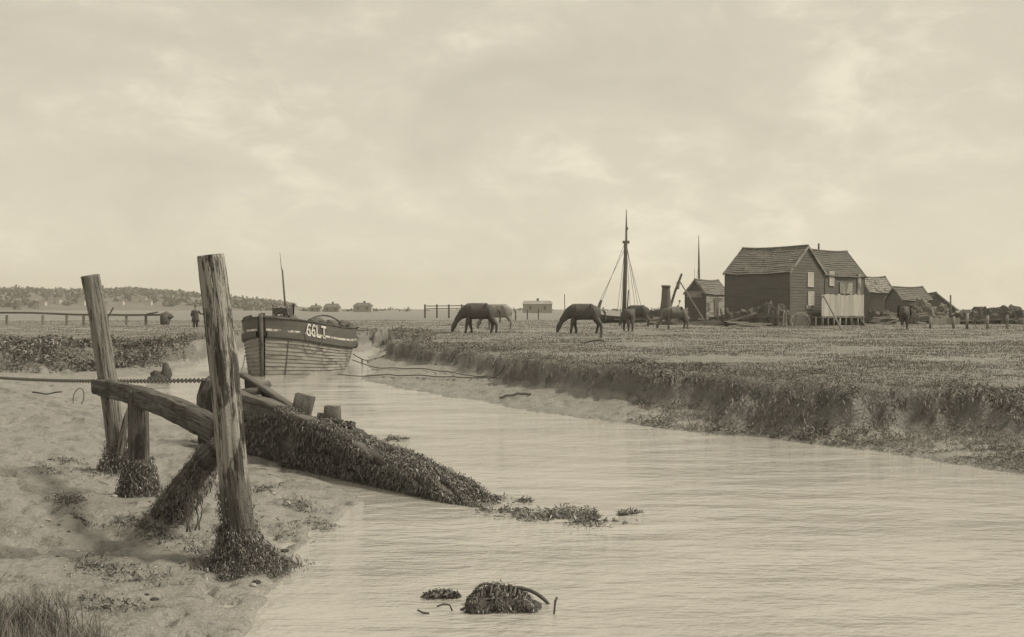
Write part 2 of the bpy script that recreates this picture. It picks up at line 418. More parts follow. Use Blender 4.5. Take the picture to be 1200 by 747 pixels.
# longer grass of the near left corner
x = -1.9-1.7*R.rand(30000); y = 4.8+3.0*R.rand(30000)
z, vg, dt, it, dw, iw = terrain(x, y)
k = (x < -2.12-.27*(y-5)+.35*fbm(x*2, y*2, 78, 3)-.9*(y-6.8)*(y > 6.8)); x, y = x[k], y[k]
put(blades(x, y, (.04+.24*R.rand(len(x))**2)*(.6+.8*(vnoise(x*3, y*3, 5)+.5)), .003+.004*R.rand(len(x)), 3, .9))
np_mesh('grass', np.concatenate(VS), np.concatenate(FS), GRASS, kind='stuff')
# scrubby plants over the banks
VS = []; FS = []
x, y = scatter(1500000, 9, 75, 4)
z, vg, dt, it, dw, iw = terrain(x, y)
right = sstep(1.5, 3.2, x-.08*(y-20))*(y < 30)
left = (x < -6)*(y > 32)*sstep(.1, .7, dw+.9*vnoise(x*.8, y*.8, 93))
band = np.where(it, (vg > .62-.5*left) | ((right > .3) & (((vg < .16) & (fbm(x*1.5, y*1.5, 98, 3) > -.1)) | (R.rand(len(x)) < .16))), dt < (.2+1.5*(vnoise(x*.5, y*.5, 90)+.5)**1.5+.008*y))
cl = fbm(x*.8, y*.8, 91, 3)
k = band & (~iw) & (cl > -.25+.35*(~it)*np.clip(dt/3.0, 0, 1)+.2*(it & (vg < .5))*(1-right)*(1-left)-.25*right); x, y, z, it, dt, cl = x[k], y[k], z[k], it[k], dt[k], cl[k]
hh = (.04+.26*np.clip(cl+.3, 0, 1)*R.rand(len(x)))*np.where(it, .8, 1.0*np.clip(1.1-dt/1.6, .25, 1))
pts = np.stack([x, y, z+hh*R.rand(len(x))], 1)
nn = np.stack([np.zeros(len(x)), -.15*np.ones(len(x)), .7*np.ones(len(x))], 1)
if True:
    x_ = -24+18*R.rand(260000); y_ = 33+14*R.rand(260000)
    z_, vg_, dt_, it_, dw_, iw_ = terrain(x_, y_); c_ = fbm(x_*.7, y_*.7, 191, 3)
    k_ = it_ & (~iw_) & (dw_ > .25+.5*(c_+.3)) & (c_ > -.22+.3*R.rand(len(x_))*(vnoise(x_*1.7, y_*1.7, 7)+.3)) & (vg_ > .02); x_, y_, z_, c_ = x_[k_], y_[k_], z_[k_], c_[k_]
    p_ = np.stack([x_, y_, z_+(.05+.42*np.clip(c_+.3, 0, 1))*R.rand(len(x_))], 1)
    put(leaves(p_, .05+.11*R.rand(len(x_))**2, np.tile((0, -.2, .6), (len(x_), 1)), 61, .5, .32))
x_, y_ = scatter(420000, 12, 46, 64)     # ragged fringe of turf hanging over the lip
z_, vg_, dt_, it_, dw_, iw_ = terrain(x_, y_); c_ = fbm(x_*2.1, y_*2.1, 192, 3)
k_ = it_ & (~iw_) & (x_ > -6) & (vg_ > .38+.5*c_) & (vg_ < .93); x_, y_, z_ = x_[k_], y_[k_], z_[k_]
p_ = np.stack([x_, y_-.05*R.rand(len(x_)), z_+.10*R.rand(len(x_))], 1)
put(leaves(p_, (.05+.0022*y_)*(.5+R.rand(len(x_))), np.tile((-.2, -.8, .1), (len(x_), 1)), 65, 1.3, .16))
put(leaves(pts, (.018+.0015*y)*(.7+1.1*np.clip(fbm(x*.6, y*.6, 97, 2)+.3, 0, 1)), nn, 6, .5, .28))
np_mesh('bank_plants', np.concatenate(VS), np.concatenate(FS), SCRUB, kind='stuff')

# ------------------------------------------------------------------ seaweed helpers
def skirt(mb_pts, parent, seed, size=.05, name='seaweed'):
    rs_ = np.random.RandomState(seed+500); k3 = np.concatenate([mb_pts]*3); k3 = k3+rs_.normal(size=k3.shape)*.014
    V_, F_ = leaves(k3, size*.75, None, seed, 1.3, .22)
    return np_mesh(name, V_, F_, WEED, parent)
def cone_pts(base, axis, r0, r1, hgt_, n, seed, bias=1.0, dx=0, dy=0):
    rs = np.random.RandomState(seed); t = rs.rand(n)**bias; a = rs.rand(n)*6.283
    r = (r0*(1-t)**1.5+r1*(1-(1-t)**1.5))*(.85+.3*rs.rand(n))
    base = np.array(base); axis = np.array(axis)
    P = base+axis*(t*hgt_)[:, None]; P[:, 0] += np.cos(a)*r+dx*(1-t)**2; P[:, 1] += np.sin(a)*r+dy*(1-t)**2
    return P

# ------------------------------------------------------------------ the ruined landing frame
foot = gnd(286, 652, .12); foot[2] = hgt(foot[0], foot[1])
D0 = foot[1]
jet = thing('landing_stage_frame', 'ruined timber landing frame of two tall leaning posts and a curved beam', 'timber frame', foot)
def leanpath(pts, d0, d1, n):
    pts = np.array(pts, float); ts = np.linspace(0, 1, len(pts)); q = np.linspace(0, 1, n)
    px = np.interp(q, ts, pts[:, 0]); py = np.interp(q, ts, pts[:, 1])
    return [at(px[i], py[i], d0+(d1-d0)*q[i]) for i in range(n)]
m = MB()
p = leanpath([(291, 690), (283, 632), (274.5, 560), (268, 490), (262.5, 430), (256, 370), (246.5, 299)], D0, D0-.12, 90)
rad = np.interp(np.linspace(0, 1, 90), [0, .15, .4, .7, 1], [.125, .124, .122, .118, .110])
rad[-1] *= .97
m.loft(p, rad, 56, rough=.13, seed=3, nf=1.2, af=2.5, crack=.10, goff=(3, 1, 0))
post = m.build('post', POST, jet, True); post['label'] = 'tall thick post with peeling dark bark patches and a weed-grown foot'
# tide-wet lower length sleeve of weed on this post
lo = np.array(at(283, 640, D0)); up_ = np.array(at(274.5, 560, D0)); ax = (up_-lo)/np.linalg.norm(up_-lo)
b = np.array([lo[0], lo[1], foot[2]-.03])
m = MB()
m.loft([b+ax*t for t in np.linspace(0, .30, 10)], [.27, .235, .21, .19, .175, .16, .15, .142, .138, .126], 26, rough=.5, seed=9, nf=6, af=4)
m.build('weed_base', WEEDBASE, post, True)
P = np.concatenate([cone_pts(b, ax, .33, .135, .36, 2300, 1, 1.5, .10, -.05), cone_pts(b+ax*.3, ax, .14, .122, .42, 500, 2, 1.3),
                    cone_pts(b, ax, .42, .2, .10, 800, 3, 1.0, .16, -.05)])
P[:, 2] = np.maximum(P[:, 2], b[2]+.03)
skirt(P, post, 4, .042)
# rotten strip of bark / plank on the left flank of the post
m = MB()
m.loft([at(262+q*9, 528+q*92, D0+.02) for q in np.linspace(0, 1, 18)], list(.035+.012*np.sin(np.arange(18)*1.9)), 10, rough=.8, seed=14, nf=9)
m.build('rotten_strip', WEEDBASE, post, True)
# left post
f2 = gnd(141, 548, .27); f2[2] = hgt(f2[0], f2[1]); D1 = f2[1]
m = MB()
p = leanpath([(145, 580), (139, 540), (130, 470), (122, 420), (114.5, 370), (105.5, 323)], D1, D1-.1, 70)
rad = np.interp(np.linspace(0, 1, 70), [0, .3, .7, .93, .95, 1], [.105, .108, .108, .105, .112, .112])
m.loft(p, rad, 48, rough=.10, seed=23, nf=.9, crack=.13, goff=(6, 2, 0))
post2 = m.build('post', POST2, jet, True); post2['label'] = 'leaning grey post standing farther back, smoother and lighter'
P = cone_pts(np.array([f2[0], f2[1], f2[2]]), np.array((-.05, 0, 1)), .26, .12, .40, 1000, 11, 1.3)
skirt(P, post2, 12, .05)
m = MB(); m.loft([at(150-q*10, 478+q*62, D1-.15) for q in (1.1, .8, .5, .2, 0)], [.045, .04, .045, .035, .012], 10, rough=.5, seed=5)
m.build('broken_stake', POST2, jet, True)
# curved beam
ctl = np.array([(113, 453, 13.5), (128, 456, 13.1), (160, 463.5, 12.1), (200, 477.5, 10.75), (232, 493, 9.75), (259, 507, D0+.17)])
q = np.linspace(0, 1, 40); cc = np.linspace(0, 1, len(ctl))
p = [at(np.interp(t, cc, ctl[:, 0]), np.interp(t, cc, ctl[:, 1]), np.interp(t, cc, ctl[:, 2])) for t in q]
p = np.array(p)
for _ in range(4): p[1:-1] = (p[:-2]+2*p[1:-1]+p[2:])/4
m = MB(); m.loft(p, np.interp(q, [0, .1, .6, 1], [.078, .086, .092, .1]), 24, sec=(.8, 1.1, .3), rough=.2, seed=31, nf=3)
beam = m.build('beam', DWOOD, jet, True)
for t, r in ((.97, .016), (.9, .014)):
    m = MB(); c = p[int(t*39)]; m.loft([c+np.array((.02, -.13, .03)), c+np.array((.02, -.06, .03))], r, 8); m.build('bolt', IRON, beam)
# stub post under the beam
f3 = gnd(163, 562, .26); f3[1] = min(f3[1], 12.0); f3[0] = (163-CX)/F*12.0; f3[1] = 12.0; f3[2] = hgt(f3[0], f3[1])
m = MB(); tp = at(162, 457, 12.0)
m.loft([np.array([f3[0], f3[1], f3[2]-.3])*(1-t)+tp*t for t in np.linspace(0, 1, 30)], .102, 20, sec=(1, .9, .5), rough=.08, seed=41, nf=1.5)
st = m.build('stub_post', DWOOD, jet, True)
P = cone_pts(f3, np.array((0, 0, 1.)), .24, .13, .42, 1300, 21, 1.1); skirt(P, st, 22, .05)
m = MB(); m.loft([f3+np.array((0, 0, t)) for t in np.linspace(-.03, .38, 10)], [.23, .21, .19, .17, .165, .155, .15, .14, .13, .11], 20, rough=.5, seed=8, nf=5); m.build('weed_base', WEEDBASE, st, True)
# raking brace
f4 = gnd(196, 596, .22); f4[2] = hgt(f4[0], f4[1]); tpb = at(259, 524, D0+.12)
m = MB(); n_ = 34; pp = []
for t in np.linspace(0, 1, n_):
    c = f4*(1-t)+tpb*t; c[2] += .07*math.sin(math.pi*t); pp.append(c)
pp[0][2] -= .1
m.loft(pp, np.interp(np.linspace(0, 1, n_), [0, .25, .5, 1], [.17, .145, .11, .105]), 20, sec=(1, 1, .7), rough=.22, seed=51, nf=3)
br = m.build('brace', DWOOD, jet, True)
pts = []
for t in R.rand(1500)**1.5*.85:
    c = f4*(1-t)+tpb*t; a_ = R.rand()*6.283; r_ = (.19-.07*t)
    pts.append(c+np.array((math.cos(a_)*r_, math.sin(a_)*r_*.6, math.sin(a_)*r_*.9-.10*R.rand()*(1-t)+.05)))
pts = np.array(pts); pts[:, 2] = np.maximum(pts[:, 2], f4[2]+.02)
skirt(pts, br, 52, .05)
# hanging weed strands of the brace
for k in range(5):
    m = MB(); c = f4*(1-.42)+tpb*.42+np.array((R.rand()*.14-.02, R.rand()*.1-.05, 0))
    e = np.array((c[0]+.03*R.randn(), c[1]-.04, f4[2]+.0)); m.loft([c*(1-t)+e*t+np.array((.015*math.sin(t*9+k), 0, 0)) for t in np.linspace(0, 1, 7)], .008, 6); m.build('hanging_weed', WEED, br, True)

# ------------------------------------------------------------------ chain
stem0 = at(243, 446, 17.2)
endc = gnd(-70, 434, .45); endc[2] = hgt(endc[0], endc[1])
n_ = 225; m = MB()
prev = None
for i in range(n_):
    t = i/(n_-1.0); c = stem0*(1-t)+endc*t; c[2] -= .10*math.sin(math.pi*t)
    gz = hgt(c[0], c[1])+.03; c[2] = max(c[2], gz)
    d = (endc-stem0)/np.linalg.norm(endc-stem0); l = .052
    side = np.array((-d[1], d[0], 0)) if i % 2 else np.array((0, 0, 1.))
    ring = [c+d*math.cos(a)*l+side*math.sin(a)*.030 for a in np.linspace(0, 2*math.pi, 11)[:-1]]
    ring.append(ring[0]); m.loft(ring, .012, 5, caps=False, up=np.cross(d, side))
one('mooring_chain', m, IRON, 'heavy iron chain stretched from the wreck across the mud to the left bank', 'chain', stem0)

# ------------------------------------------------------------------ the wreck
wr = thing('wrecked_boat', 'sunken rotting boat hull covered in seaweed, lying behind the tall post', 'wreck', gnd(400, 560, 0))
A0 = np.array((-4.75, 17.2)); A1 = np.array((-0.55, 12.35))   # near side, bow -> sunk end
u = (A1-A0)/np.linalg.norm(A1-A0); nrm = np.array((-u[1], u[0]))   # towards the far side
nrm = nrm if nrm[0] > 0 else -nrm
Lw = np.linalg.norm(A1-A0)
# near side: rows of section points along the length
def topz(t): return np.interp(t, [0, .12, .3, .55, .8, .93, 1], [1.02, .93, .80, .55, .27, .10, -.04])
S = 64; m = MB(); vs = []; gs = []; k = 9
for i in range(S):
    t = i/(S-1); c = A0+u*Lw*t; bow = .10*max(0, 1-t/.16)**2
    c = c+nrm*bow
    tz = float(topz(t))+.03*float(fbm(t*14, 0, 5, 2)); bz = -.35
    for j in range(k):
        q = j/(k-1.0); z = bz+(tz-bz)*q
        o = -.10*math.sin(q*math.pi*.5)*1.0+.03*float(fbm(t*22, q*6, 7, 3)) + (.012 if j % 2 else 0)
        pnt = c+nrm*(.16+o)
        vs.append((pnt[0], pnt[1], z)); gs.append((q*.8, 0, t*Lw))
    th = .11                                      # thickness of top edge
    pnt = c+nrm*(.16+th); vs.append((pnt[0], pnt[1], tz-.01)); gs.append((.9, .1, t*Lw))
    pnt = c+nrm*(.16+th+.02); vs.append((pnt[0], pnt[1], bz)); gs.append((1.2, .1, t*Lw))
kk = k+2
fs = [(i*kk+j, (i+1)*kk+j, (i+1)*kk+j+1, i*kk+j+1) for i in range(S-1) for j in range(kk-1)]
m.add(vs, fs, gs); ns = m.build('hull_side', WWOOD, wr, True); ns['label'] = 'weed-hung near side sinking into the water'
# weed growing over the near side
n_ = 9000; t = R.rand(n_)**.8; q = R.rand(n_)**.8
tz = topz(t); c = A0[None, :]+u[None, :]*(Lw*t)[:, None]+nrm[None, :]*(.10*np.maximum(0, 1-t/.16)**2)[:, None]
zz = -.12+(tz+.12)*q
keep = (q < np.interp(t, [0, .2, .45, 1], [.72, .8, 1.0, 1.0])) & (R.rand(n_) < np.interp(t, [0, .3, .6], [.5, .75, 1]))
pts = np.stack([c[:, 0]+nrm[0]*.06-.02, c[:, 1]+nrm[1]*.05-.02, zz], 1)[keep]
# weed on top / inside towards the sunk end
t2 = .33+.70*R.rand(13000); o2 = -.08+(R.rand(13000)+.08)*np.interp(t2, [.35, .7, 1], [.25, .75, .55]); c2 = A0[None, :]+u[None, :]*(Lw*t2)[:, None]+nrm[None, :]*(.1+o2)[:, None]
z2 = topz(t2)+.03-o2*np.interp(t2, [.35, .7, 1], [.3, .16, .1])+.07*fbm(t2*16, o2*7, 4, 3)
pts = np.concatenate([pts, np.stack([c2[:, 0], c2[:, 1], z2], 1)])
pts = np.concatenate([pts]*4); pts = pts+R.normal(size=pts.shape)*.02
np_mesh('seaweed', *leaves(pts[fbm(pts[:, 0]*5+pts[:, 1]*2, pts[:, 2]*6, 35, 3) > -.24], .046, None, 33, 1.3, .24), WEED, ns)
# lumpy filling at the sunk end
m = MB()
for i in range(40):
    t = .42+.56*i/39; o = .18+.5*R.rand()*min(1, (1.05-t)*3); cc = A0+u*Lw*t+nrm*o
    m.blob((cc[0], cc[1], float(topz(t))-.16-.1*o), (.22, .22, .16), i, 9, 6, .7)
m.build('weed_mass', WEEDBASE, wr, True)
# gunwale timber of near side
m = MB(); pth = []
for t in np.linspace(0.0, .46, 34):
    cc = A0+u*Lw*t+nrm*(.14+.10*max(0, 1-t/.16)**2); pth.append((cc[0], cc[1], float(topz(t))+.0+.015*math.sin(t*30)))
m.loft(pth, .085, 14, sec=(1.25, .6, .5), rough=.25, seed=61, nf=4); m.build('gunwale', WWOOD, wr, True)
# stem post of the bow, dark and rounded
m = MB(); sb = A0+nrm*.62-u*.30
m.loft([(at(244, 520, 17.4)), at(243, 490, 17.4), at(243.5, 465, 17.4), at(246, 449, 17.4), at(250, 443, 17.4)], [.13, .15, .15, .12, .07], 16, sec=(1, 1.3, .7), rough=.15, seed=62)
m.build('stem_post', DWOOD, wr, True)
# far gunwale strake
m = MB(); pf = [at(286, 441, 17.3), at(296, 447, 17.2), at(312, 457, 17.0), at(328, 468, 16.8), at(347, 481, 16.55)]
for a_, b_ in zip(pf[:-1], pf[1:]):
    for dz, w_ in ((0, .05),):
        pass
vs = []; fs = []; gs = []
for i, c in enumerate(pf):
    for (o, dz) in ((0, 0), (.07, 0), (.10, -.42), (.03, -.45)):
        vs.append((c[0]+nrm[0]*o, c[1]+nrm[1]*o, c[2]+dz+.02*R.randn()*(i > 0))); gs.append((o, dz, i*.3))
for i in range(len(pf)-1):
    for j in range(4):
        a_ = i*4+j; b_ = i*4+(j+1) % 4; fs.append((a_, b_, b_+4, a_+4))
fs += [(0, 1, 2, 3), (16, 19, 18, 17)]
m.add(vs, fs, gs); m.build('hull_side', WWOOD, wr)['label'] = 'broken far side with a jagged end'
m = MB(); m.loft([c+np.array((-.03, -.03, .03)) for c in pf], .06, 10, sec=(1.2, .6, .5), rough=.3, seed=63, nf=4); m.build('gunwale', WWOOD, wr, True)
# breasthook and inner stringer
m = MB(); m.loft([at(284, 462, 16.9), at(300, 459, 17.0), at(316, 449, 17.1)], [.10, .10, .07], 10, sec=(1, .7, .6), rough=.3, seed=64); m.build('breasthook', WWOOD, wr, True)
m = MB(); m.loft([at(302, 464, 16.8), at(304, 482, 16.7)], [.06, .07], 8, rough=.3, seed=65); m.build('frame_head', WWOOD, wr, True)
m = MB(); m.loft([at(313, 471, 16.2), at(338, 484, 15.8), at(366, 497, 15.35), at(392, 510, 14.9)], [.075, .085, .085, .08], 12, sec=(1.3, .75, .5), rough=.25, seed=66, nf=3); m.build('stringer', WWOOD, wr, True)
# two broken frame heads
m = MB(); m.loft([at(350, 498, 16.2), at(354, 480, 16.2), at(358, 463, 16.2)], [.13, .135, .13], 14, sec=(1.05, .7, .4), rough=.2, seed=67); m.build('frame_head', WWOOD, wr, True)
m = MB(); m.loft([at(388, 508, 15.5), at(389, 490, 15.5), at(389.5, 476, 15.5)], [.12, .115, .10], 14, sec=(1.0, .8, .45), rough=.35, seed=68); m.build('frame_head', WWOOD, wr, True)
m = MB(); m.loft([at(374, 500, 15.6), at(376, 484, 15.6)], [.06, .04], 9, rough=.5, seed=69); m.build('frame_head', WWOOD, wr, True)
pts = np.array([at(372+38*R.rand()**.8*1.1, 486+22*R.rand()+3, 15.4-.2*R.rand()) for _ in range(700)])
pts[:, 2] -= (pts[:, 0]+2.7)*.12; np_mesh('seaweed', *leaves(pts, .06, None, 34, .8, .45), WEED, wr)

# floating weed trailing off the wreck (uncountable)
def weedtrail(name, spans, n, seed, size):
    rs = np.random.RandomState(seed); P = []
    while len(P) < n:
        (x0, y0, x1, y1, th) = spans[rs.randint(len(spans))]
        t = rs.rand(); px = x0+(x1-x0)*t; py = y0+(y1-y0)*t+th*rs.randn()*.5*math.sin(math.pi*(.12+.8*t))
        c = gnd(px, py, 0)
        if fbm(c[0]*5, c[1]*3, seed, 3) < -.05: continue
        c[2] = -.01+.025*rs.rand(); P.append(c)
    Vv, Ff = leaves(np.array(P), size, None, seed, .1, .25); Vv[:, 2] = np.clip(Vv[:, 2], -.02, .06)
    return np_mesh(name, Vv, Ff, WEED, kind='stuff')
weedtrail('floating_weed', [(535, 590, 620, 597, 9), (560, 596, 755, 606, 9), (600, 606, 735, 612, 8), (560, 585, 622, 588, 4), (640, 605, 720, 611, 12), (425, 516, 478, 515, 4), (720, 604, 757, 602, 3)], 9000, 71, .045)
# scraps of weed on the mud (uncountable)
P = []
for (px, py, w_, h_, n_) in [(75, 540, 14, 3, 90), (80, 584, 18, 4, 150), (160, 604, 30, 5, 300), (195, 612, 22, 5, 220), (232, 622, 12, 5, 120), (95, 600, 10, 3, 60), (60, 555, 25, 3, 60),
    (110, 650, 22, 8, 160), (160, 655, 40, 8, 120), (240, 640, 20, 6, 100), (125, 555, 30, 4, 150), (310, 560, 20, 4, 90), (350, 575, 25, 4, 110), (380, 590, 25, 4, 110), (120, 690, 40, 10, 120), (330, 600, 30, 8, 60), (85, 470, 6, 2, 20), (240, 505, 16, 3, 120), (255, 540, 30, 4, 60)]:
    for _ in range(n_):
        c = gnd(px+w_*R.randn()*.6, py+h_*R.randn()*.6, .25); c[2] = hgt(c[0], c[1])+.015
        P.append(c)
P = np.concatenate([np.array(P)]*3); P[:, :2] += R.normal(size=(len(P), 2))*.02
np_mesh('stranded_weed', *leaves(P, .05, None, 72, .6, .2), WEED, kind='stuff')

# ------------------------------------------------------------------ foreground clump in the water
cb = gnd(588, 712, 0)
cl = thing('drowned_basket', 'weed-grown broken wicker basket sticking out of the water at the bottom', 'basket', cb)
m = MB()
for i in range(16):
    m.blob((cb[0]-.22+.44*R.rand(), cb[1]-.14+.22*R.rand(), -.015), (.10, .08, .07), i+100, 12, 9, 1.2, nf=3.5)
m.build('weed_mass', WEEDBASE, cl, True)
m = MB()
def arc(x0, x1, hh, yo, r_):
    m.loft([(cb[0]+x0+(x1-x0)*t, cb[1]+yo, -.02+hh*math.sin(math.pi*min(1, t*.93+.07))**.8*(1+.05*math.sin(9*t))) for t in np.linspace(0, 1, 22)], r_, 7, rough=.4, seed=int(hh*999), nf=12)
arc(-.16, .36, .15, .10, .014); arc(-.26, .27, .09, -.02, .013); arc(-.24, .06, .165, .14, .011); arc(-.3, .05, .07, -.08, .01)
for t in (.1, .17, .31, .38, .6, .66, .83):
    xa = cb[0]-.24+.5*t
    m.loft([(xa, cb[1]-.02, .10*math.sin(math.pi*t)), (xa+.012, cb[1]+.09, .15*math.sin(math.pi*min(1, t*.93+.07))**.8)], .009, 6)
m.build('rim', DWOOD, cl, True)
P = np.array([(cb[0]-.25+.5*t, cb[1]-.16+.28*R.rand(), .01+(.07+.06*math.sin(t*17))*math.sin(math.pi*t)**.6*R.rand()) for t in R.rand(1500)])
P2 = np.array([(cb[0]-.26+.5*t, cb[1]+.10, .14*math.sin(math.pi*min(1, t*.93+.07))**.8*(.75+.35*R.rand())) for t in R.rand(500)**.8])
P = np.concatenate([P, P2]); P = np.concatenate([P]*2)+R.normal(size=(len(P)*2, 3))*.008
np_mesh('seaweed', *leaves(P, .04, None, 75, 1.2, .2), WEED, cl)
cb2 = gnd(517, 700, 0); m = MB()
P = []
for _ in range(900):
    t = R.rand(); P.append((cb2[0]-.13+.26*t, cb2[1]+.03*R.randn(), .01+.03*math.sin(math.pi*t)*R.rand()))
tag(np_mesh('weed_tuft', *leaves(np.array(P), .03, None, 76, .3, .45), WEED), 'small dark tongue of weed left of the drowned basket', 'seaweed')
def twig(pix, d, r_, label, name='twig', cat='twig'):
    m = MB(); m.loft([at(a_, b_, d) for a_, b_ in pix], r_, 7, rough=.3, seed=3, nf=20)
    return one(name, m, DWOOD, label, cat, at(pix[0][0], pix[0][1], d), smooth=True)
twig([(649, 722), (650, 712), (650.5, 705), (653, 700)], 8.0, .008, 'thin forked twig standing in the water right of the drowned basket')
twig([(530, 716), (527, 709), (520, 708), (512, 711)], 8.05, .006, 'bent twig poking out of the water left of the drowned basket')
twig([(489, 715), (495, 718), (503, 719)], 8.0, .007, 'short twig lying on the water at the lower middle edge')
# hoop and stick in the left mud
hp = gnd(92, 466, .36); hp[2] = hgt(hp[0], hp[1]); m = MB()
m.loft([hp+np.array((.09*math.cos(a_)+.03*math.sin(a_), .05*math.cos(a_), .17+.20*math.sin(a_))) for a_ in np.linspace(-1.5, 4.9, 24)], .011, 6)
one('iron_hoop', m, IRON, 'thin iron hoop standing upright in the mud near the leaning post', 'hoop', hp)
hp = gnd(55, 460, .36); hp[2] = hgt(hp[0], hp[1])+.03; m = MB()
m.loft([hp+np.array((x_, .05*math.sin(x_*7), .05*abs(math.sin(x_*5)))) for x_ in np.linspace(-.3, .3, 12)], .018, 7, rough=.4, nf=8)
one('driftwood', m, DWOOD, 'crooked driftwood stick on the mud at the left edge', 'driftwood', hp)
hp = gnd(184, 474, 0.02); m = MB(); m.bar(hp+np.array((-.14, 0, .03)), hp+np.array((.14, .05, .04)), .1, .05); one('wooden_block', m, DWOOD, 'small wooden block at the water edge under the curved beam', 'block', hp)
hp = gnd(186, 445, 0.05); m = MB(); m.blob((hp[0], hp[1], .08), (.32, .2, .24), 4, 10, 7, .8); m.blob((hp[0]+.22, hp[1], .2), (.16, .14, .3), 6, 8, 6, .7)
one('boulder', m, WEEDBASE, 'dark weedy boulder at the foot of the left bank', 'boulder', hp, smooth=True)
# scattered stones on the mud
for i in range(45):
    px = 45+R.rand()*300; py = 480+R.rand()*220
    c = gnd(px, py, .22); zz = terrain(np.array([c[0]]), np.array([c[1]]))
    if zz[5][0] or c[0] < -4.6: continue
    r_ = .010+.02*R.rand()**2; m = MB(); m.blob((c[0], c[1], float(zz[0][0])+r_*.3), (r_*1.5, r_, r_*.7), i, 8, 5, .5)
    one('pebble', m, STONE if i % 3 == 0 else WEEDBASE, 'small stone lying loose on the wet mud of the near bank', 'stone', (c[0], c[1], float(zz[0][0])), 'stones scattered on the mud', True)

# ------------------------------------------------------------------ the moored barge
th = math.radians(8); bu = np.array((math.sin(th), math.cos(th))); bn = np.array((math.cos(th), -math.sin(th)))
S0 = gnd(308, 441, 0)[:2]
bg = thing('moored_barge', 'beamy black and white striped wooden barge numbered 66LT moored in the creek', 'boat', (S0[0]+bu[0]*3, S0[1]+bu[1]*3, 0))
LB = 6.9
def hw(s): return float(np.interp(s, [0, .15, .4, .8, 1.3, 2, 3, 4.5, 5.6, 6.4, 6.9], [.10, .32, .62, .93, 1.17, 1.38, 1.5, 1.5, 1.40, 1.22, 1.0]))
def zr(s): return float(np.interp(s, [0, .8, 2, 3.5, 5, 6.9], [1.90, 1.80, 1.66, 1.53, 1.46, 1.46]))      # bulwark top
def zw(s): return float(np.interp(s, [0, .8, 2, 3.5, 5, 6.9], [1.50, 1.40, 1.24, 1.10, 1.02, .99]))        # white stripe
def zl(s): return float(np.interp(s, [0, .8, 2, 3.5, 5, 6.9], [1.24, 1.13, .96, .82, .73, .68]))           # bottom of the wale
def hullp(s, z, side, off=0.0):
    f = np.clip((z+.4)/(zw(s)+.4), 0, 1.15)
    full = np.interp(s, [0, 1.5, 4, 6.9], [.62, .80, .9, .62])
    w_ = hw(s)*(full+(1-full)*f**.75) + off
    rake = -.10*f*max(0, 1-s/.8)+.22*f*max(0, (s-5.9))
    c = S0+bu*(s+rake)+bn*(side*w_)
    return np.array((c[0], c[1], z))
ss = np.concatenate([np.linspace(0, 1.4, 16), np.linspace(1.6, 6.9, 26)])
def strip(mb, side, za, zb, offa, offb, rows_=1, gz=None):
    vs = []; gs = []; n_ = len(ss)
    for s_ in ss:
        a_, b_ = za(s_), zb(s_)
        for j in range(rows_+1):
            q = j/rows_; z = a_+(b_-a_)*q
            vs.append(hullp(s_, z, side, offa+(offb-offa)*q)); gs.append((z*1.0+(gz or 0), side*.7+(gz or 0)*.37, s_))
    k_ = rows_+1
    fs = [(i*k_+j, (i+1)*k_+j, (i+1)*k_+j+1, i*k_+j+1) if side > 0 else (i*k_+j+1, (i+1)*k_+j+1, (i+1)*k_+j, i*k_+j) for i in range(n_-1) for j in range(rows_)]
    mb.add(vs, fs, gs)
m = MB(); NS = 13
for side in (-1, 1):
    for j in range(NS):
        qa, qb = j/NS, (j+1)/NS
        za = lambda s_, q=qa: -.45+(zl(s_)+.45)*q
        zb = lambda s_, q=qb: -.45+(zl(s_)+.45)*q
        strip(m, side, za, zb, .030, .0, 1, j*1.7)
        strip(m, side, zb, zb, .0, .030, 1, j*1.7)
    # transom
s9 = 6.9
vs = [hullp(s9, z, sd) for z in np.linspace(-.45, zr(s9), 8) for sd in (-1, 1)]
m.add(vs, [(2*i, 2*i+1, 2*i+3, 2*i+2) for i in range(7)], [(p_[2], 0, p_[0]) for p_ in vs])
m.build('hull_planking', PLANK, bg)
for side in (-1, 1):
    m = MB(); strip(m, side, lambda s_: zl(s_)-.01, lambda s_: zl(s_)+.06, .0, .10, 2); strip(m, side, lambda s_: zl(s_)+.06, lambda s_: zw(s_)-.03, .10, .09, 3)
    strip(m, side, lambda s_: zw(s_)-.03, lambda s_: zw(s_), .09, .03, 1); m.build('wale', BULW, bg, True)
    m = MB(); strip(m, side, lambda s_: zw(s_)-.02, lambda s_: zw(s_)+.055, .05, .05, 1); strip(m, side, lambda s_: zw(s_)+.055, lambda s_: zw(s_)+.056, .05, .0, 1); m.build('white_stripe', WHITE, bg)
    m = MB(); strip(m, side, lambda s_: zw(s_)-.05, zr, .02, .02, 3); strip(m, side, zr, zr, .03, -.08, 1); strip(m, -side, zr, zr, 0, 0, 1)
    vs = []
    strip(m, side, zr, lambda s_: zw(s_)-.2, -.08, -.08, 1); m.build('bulwark', BULW, bg)
    m = MB(); m.loft([hullp(s_, zr(s_)+.025, side, -.02) for s_ in ss], .045, 8, sec=(1.6, .7, .6)); m.build('rail', DWOOD, bg)
    # fender end of the wale at the quarter
    m = MB(); c = hullp(6.8, .85, side, .06); m.blob(c, (.16, .22, .19), 3, 12, 8, .1); m.build('wale_end', BULW, bg, True)
# deck
vs = []; gs = []
for s_ in ss:
    for sd in (-1, 1):
        q = hullp(s_, zw(s_)-.12, sd, -.09); vs.append(q); gs.append(q)
m = MB(); m.add(vs, [(2*i, 2*i+1, 2*i+3, 2*i+2) for i in range(len(ss)-1)], gs); m.build('deck', DWOOD, bg)
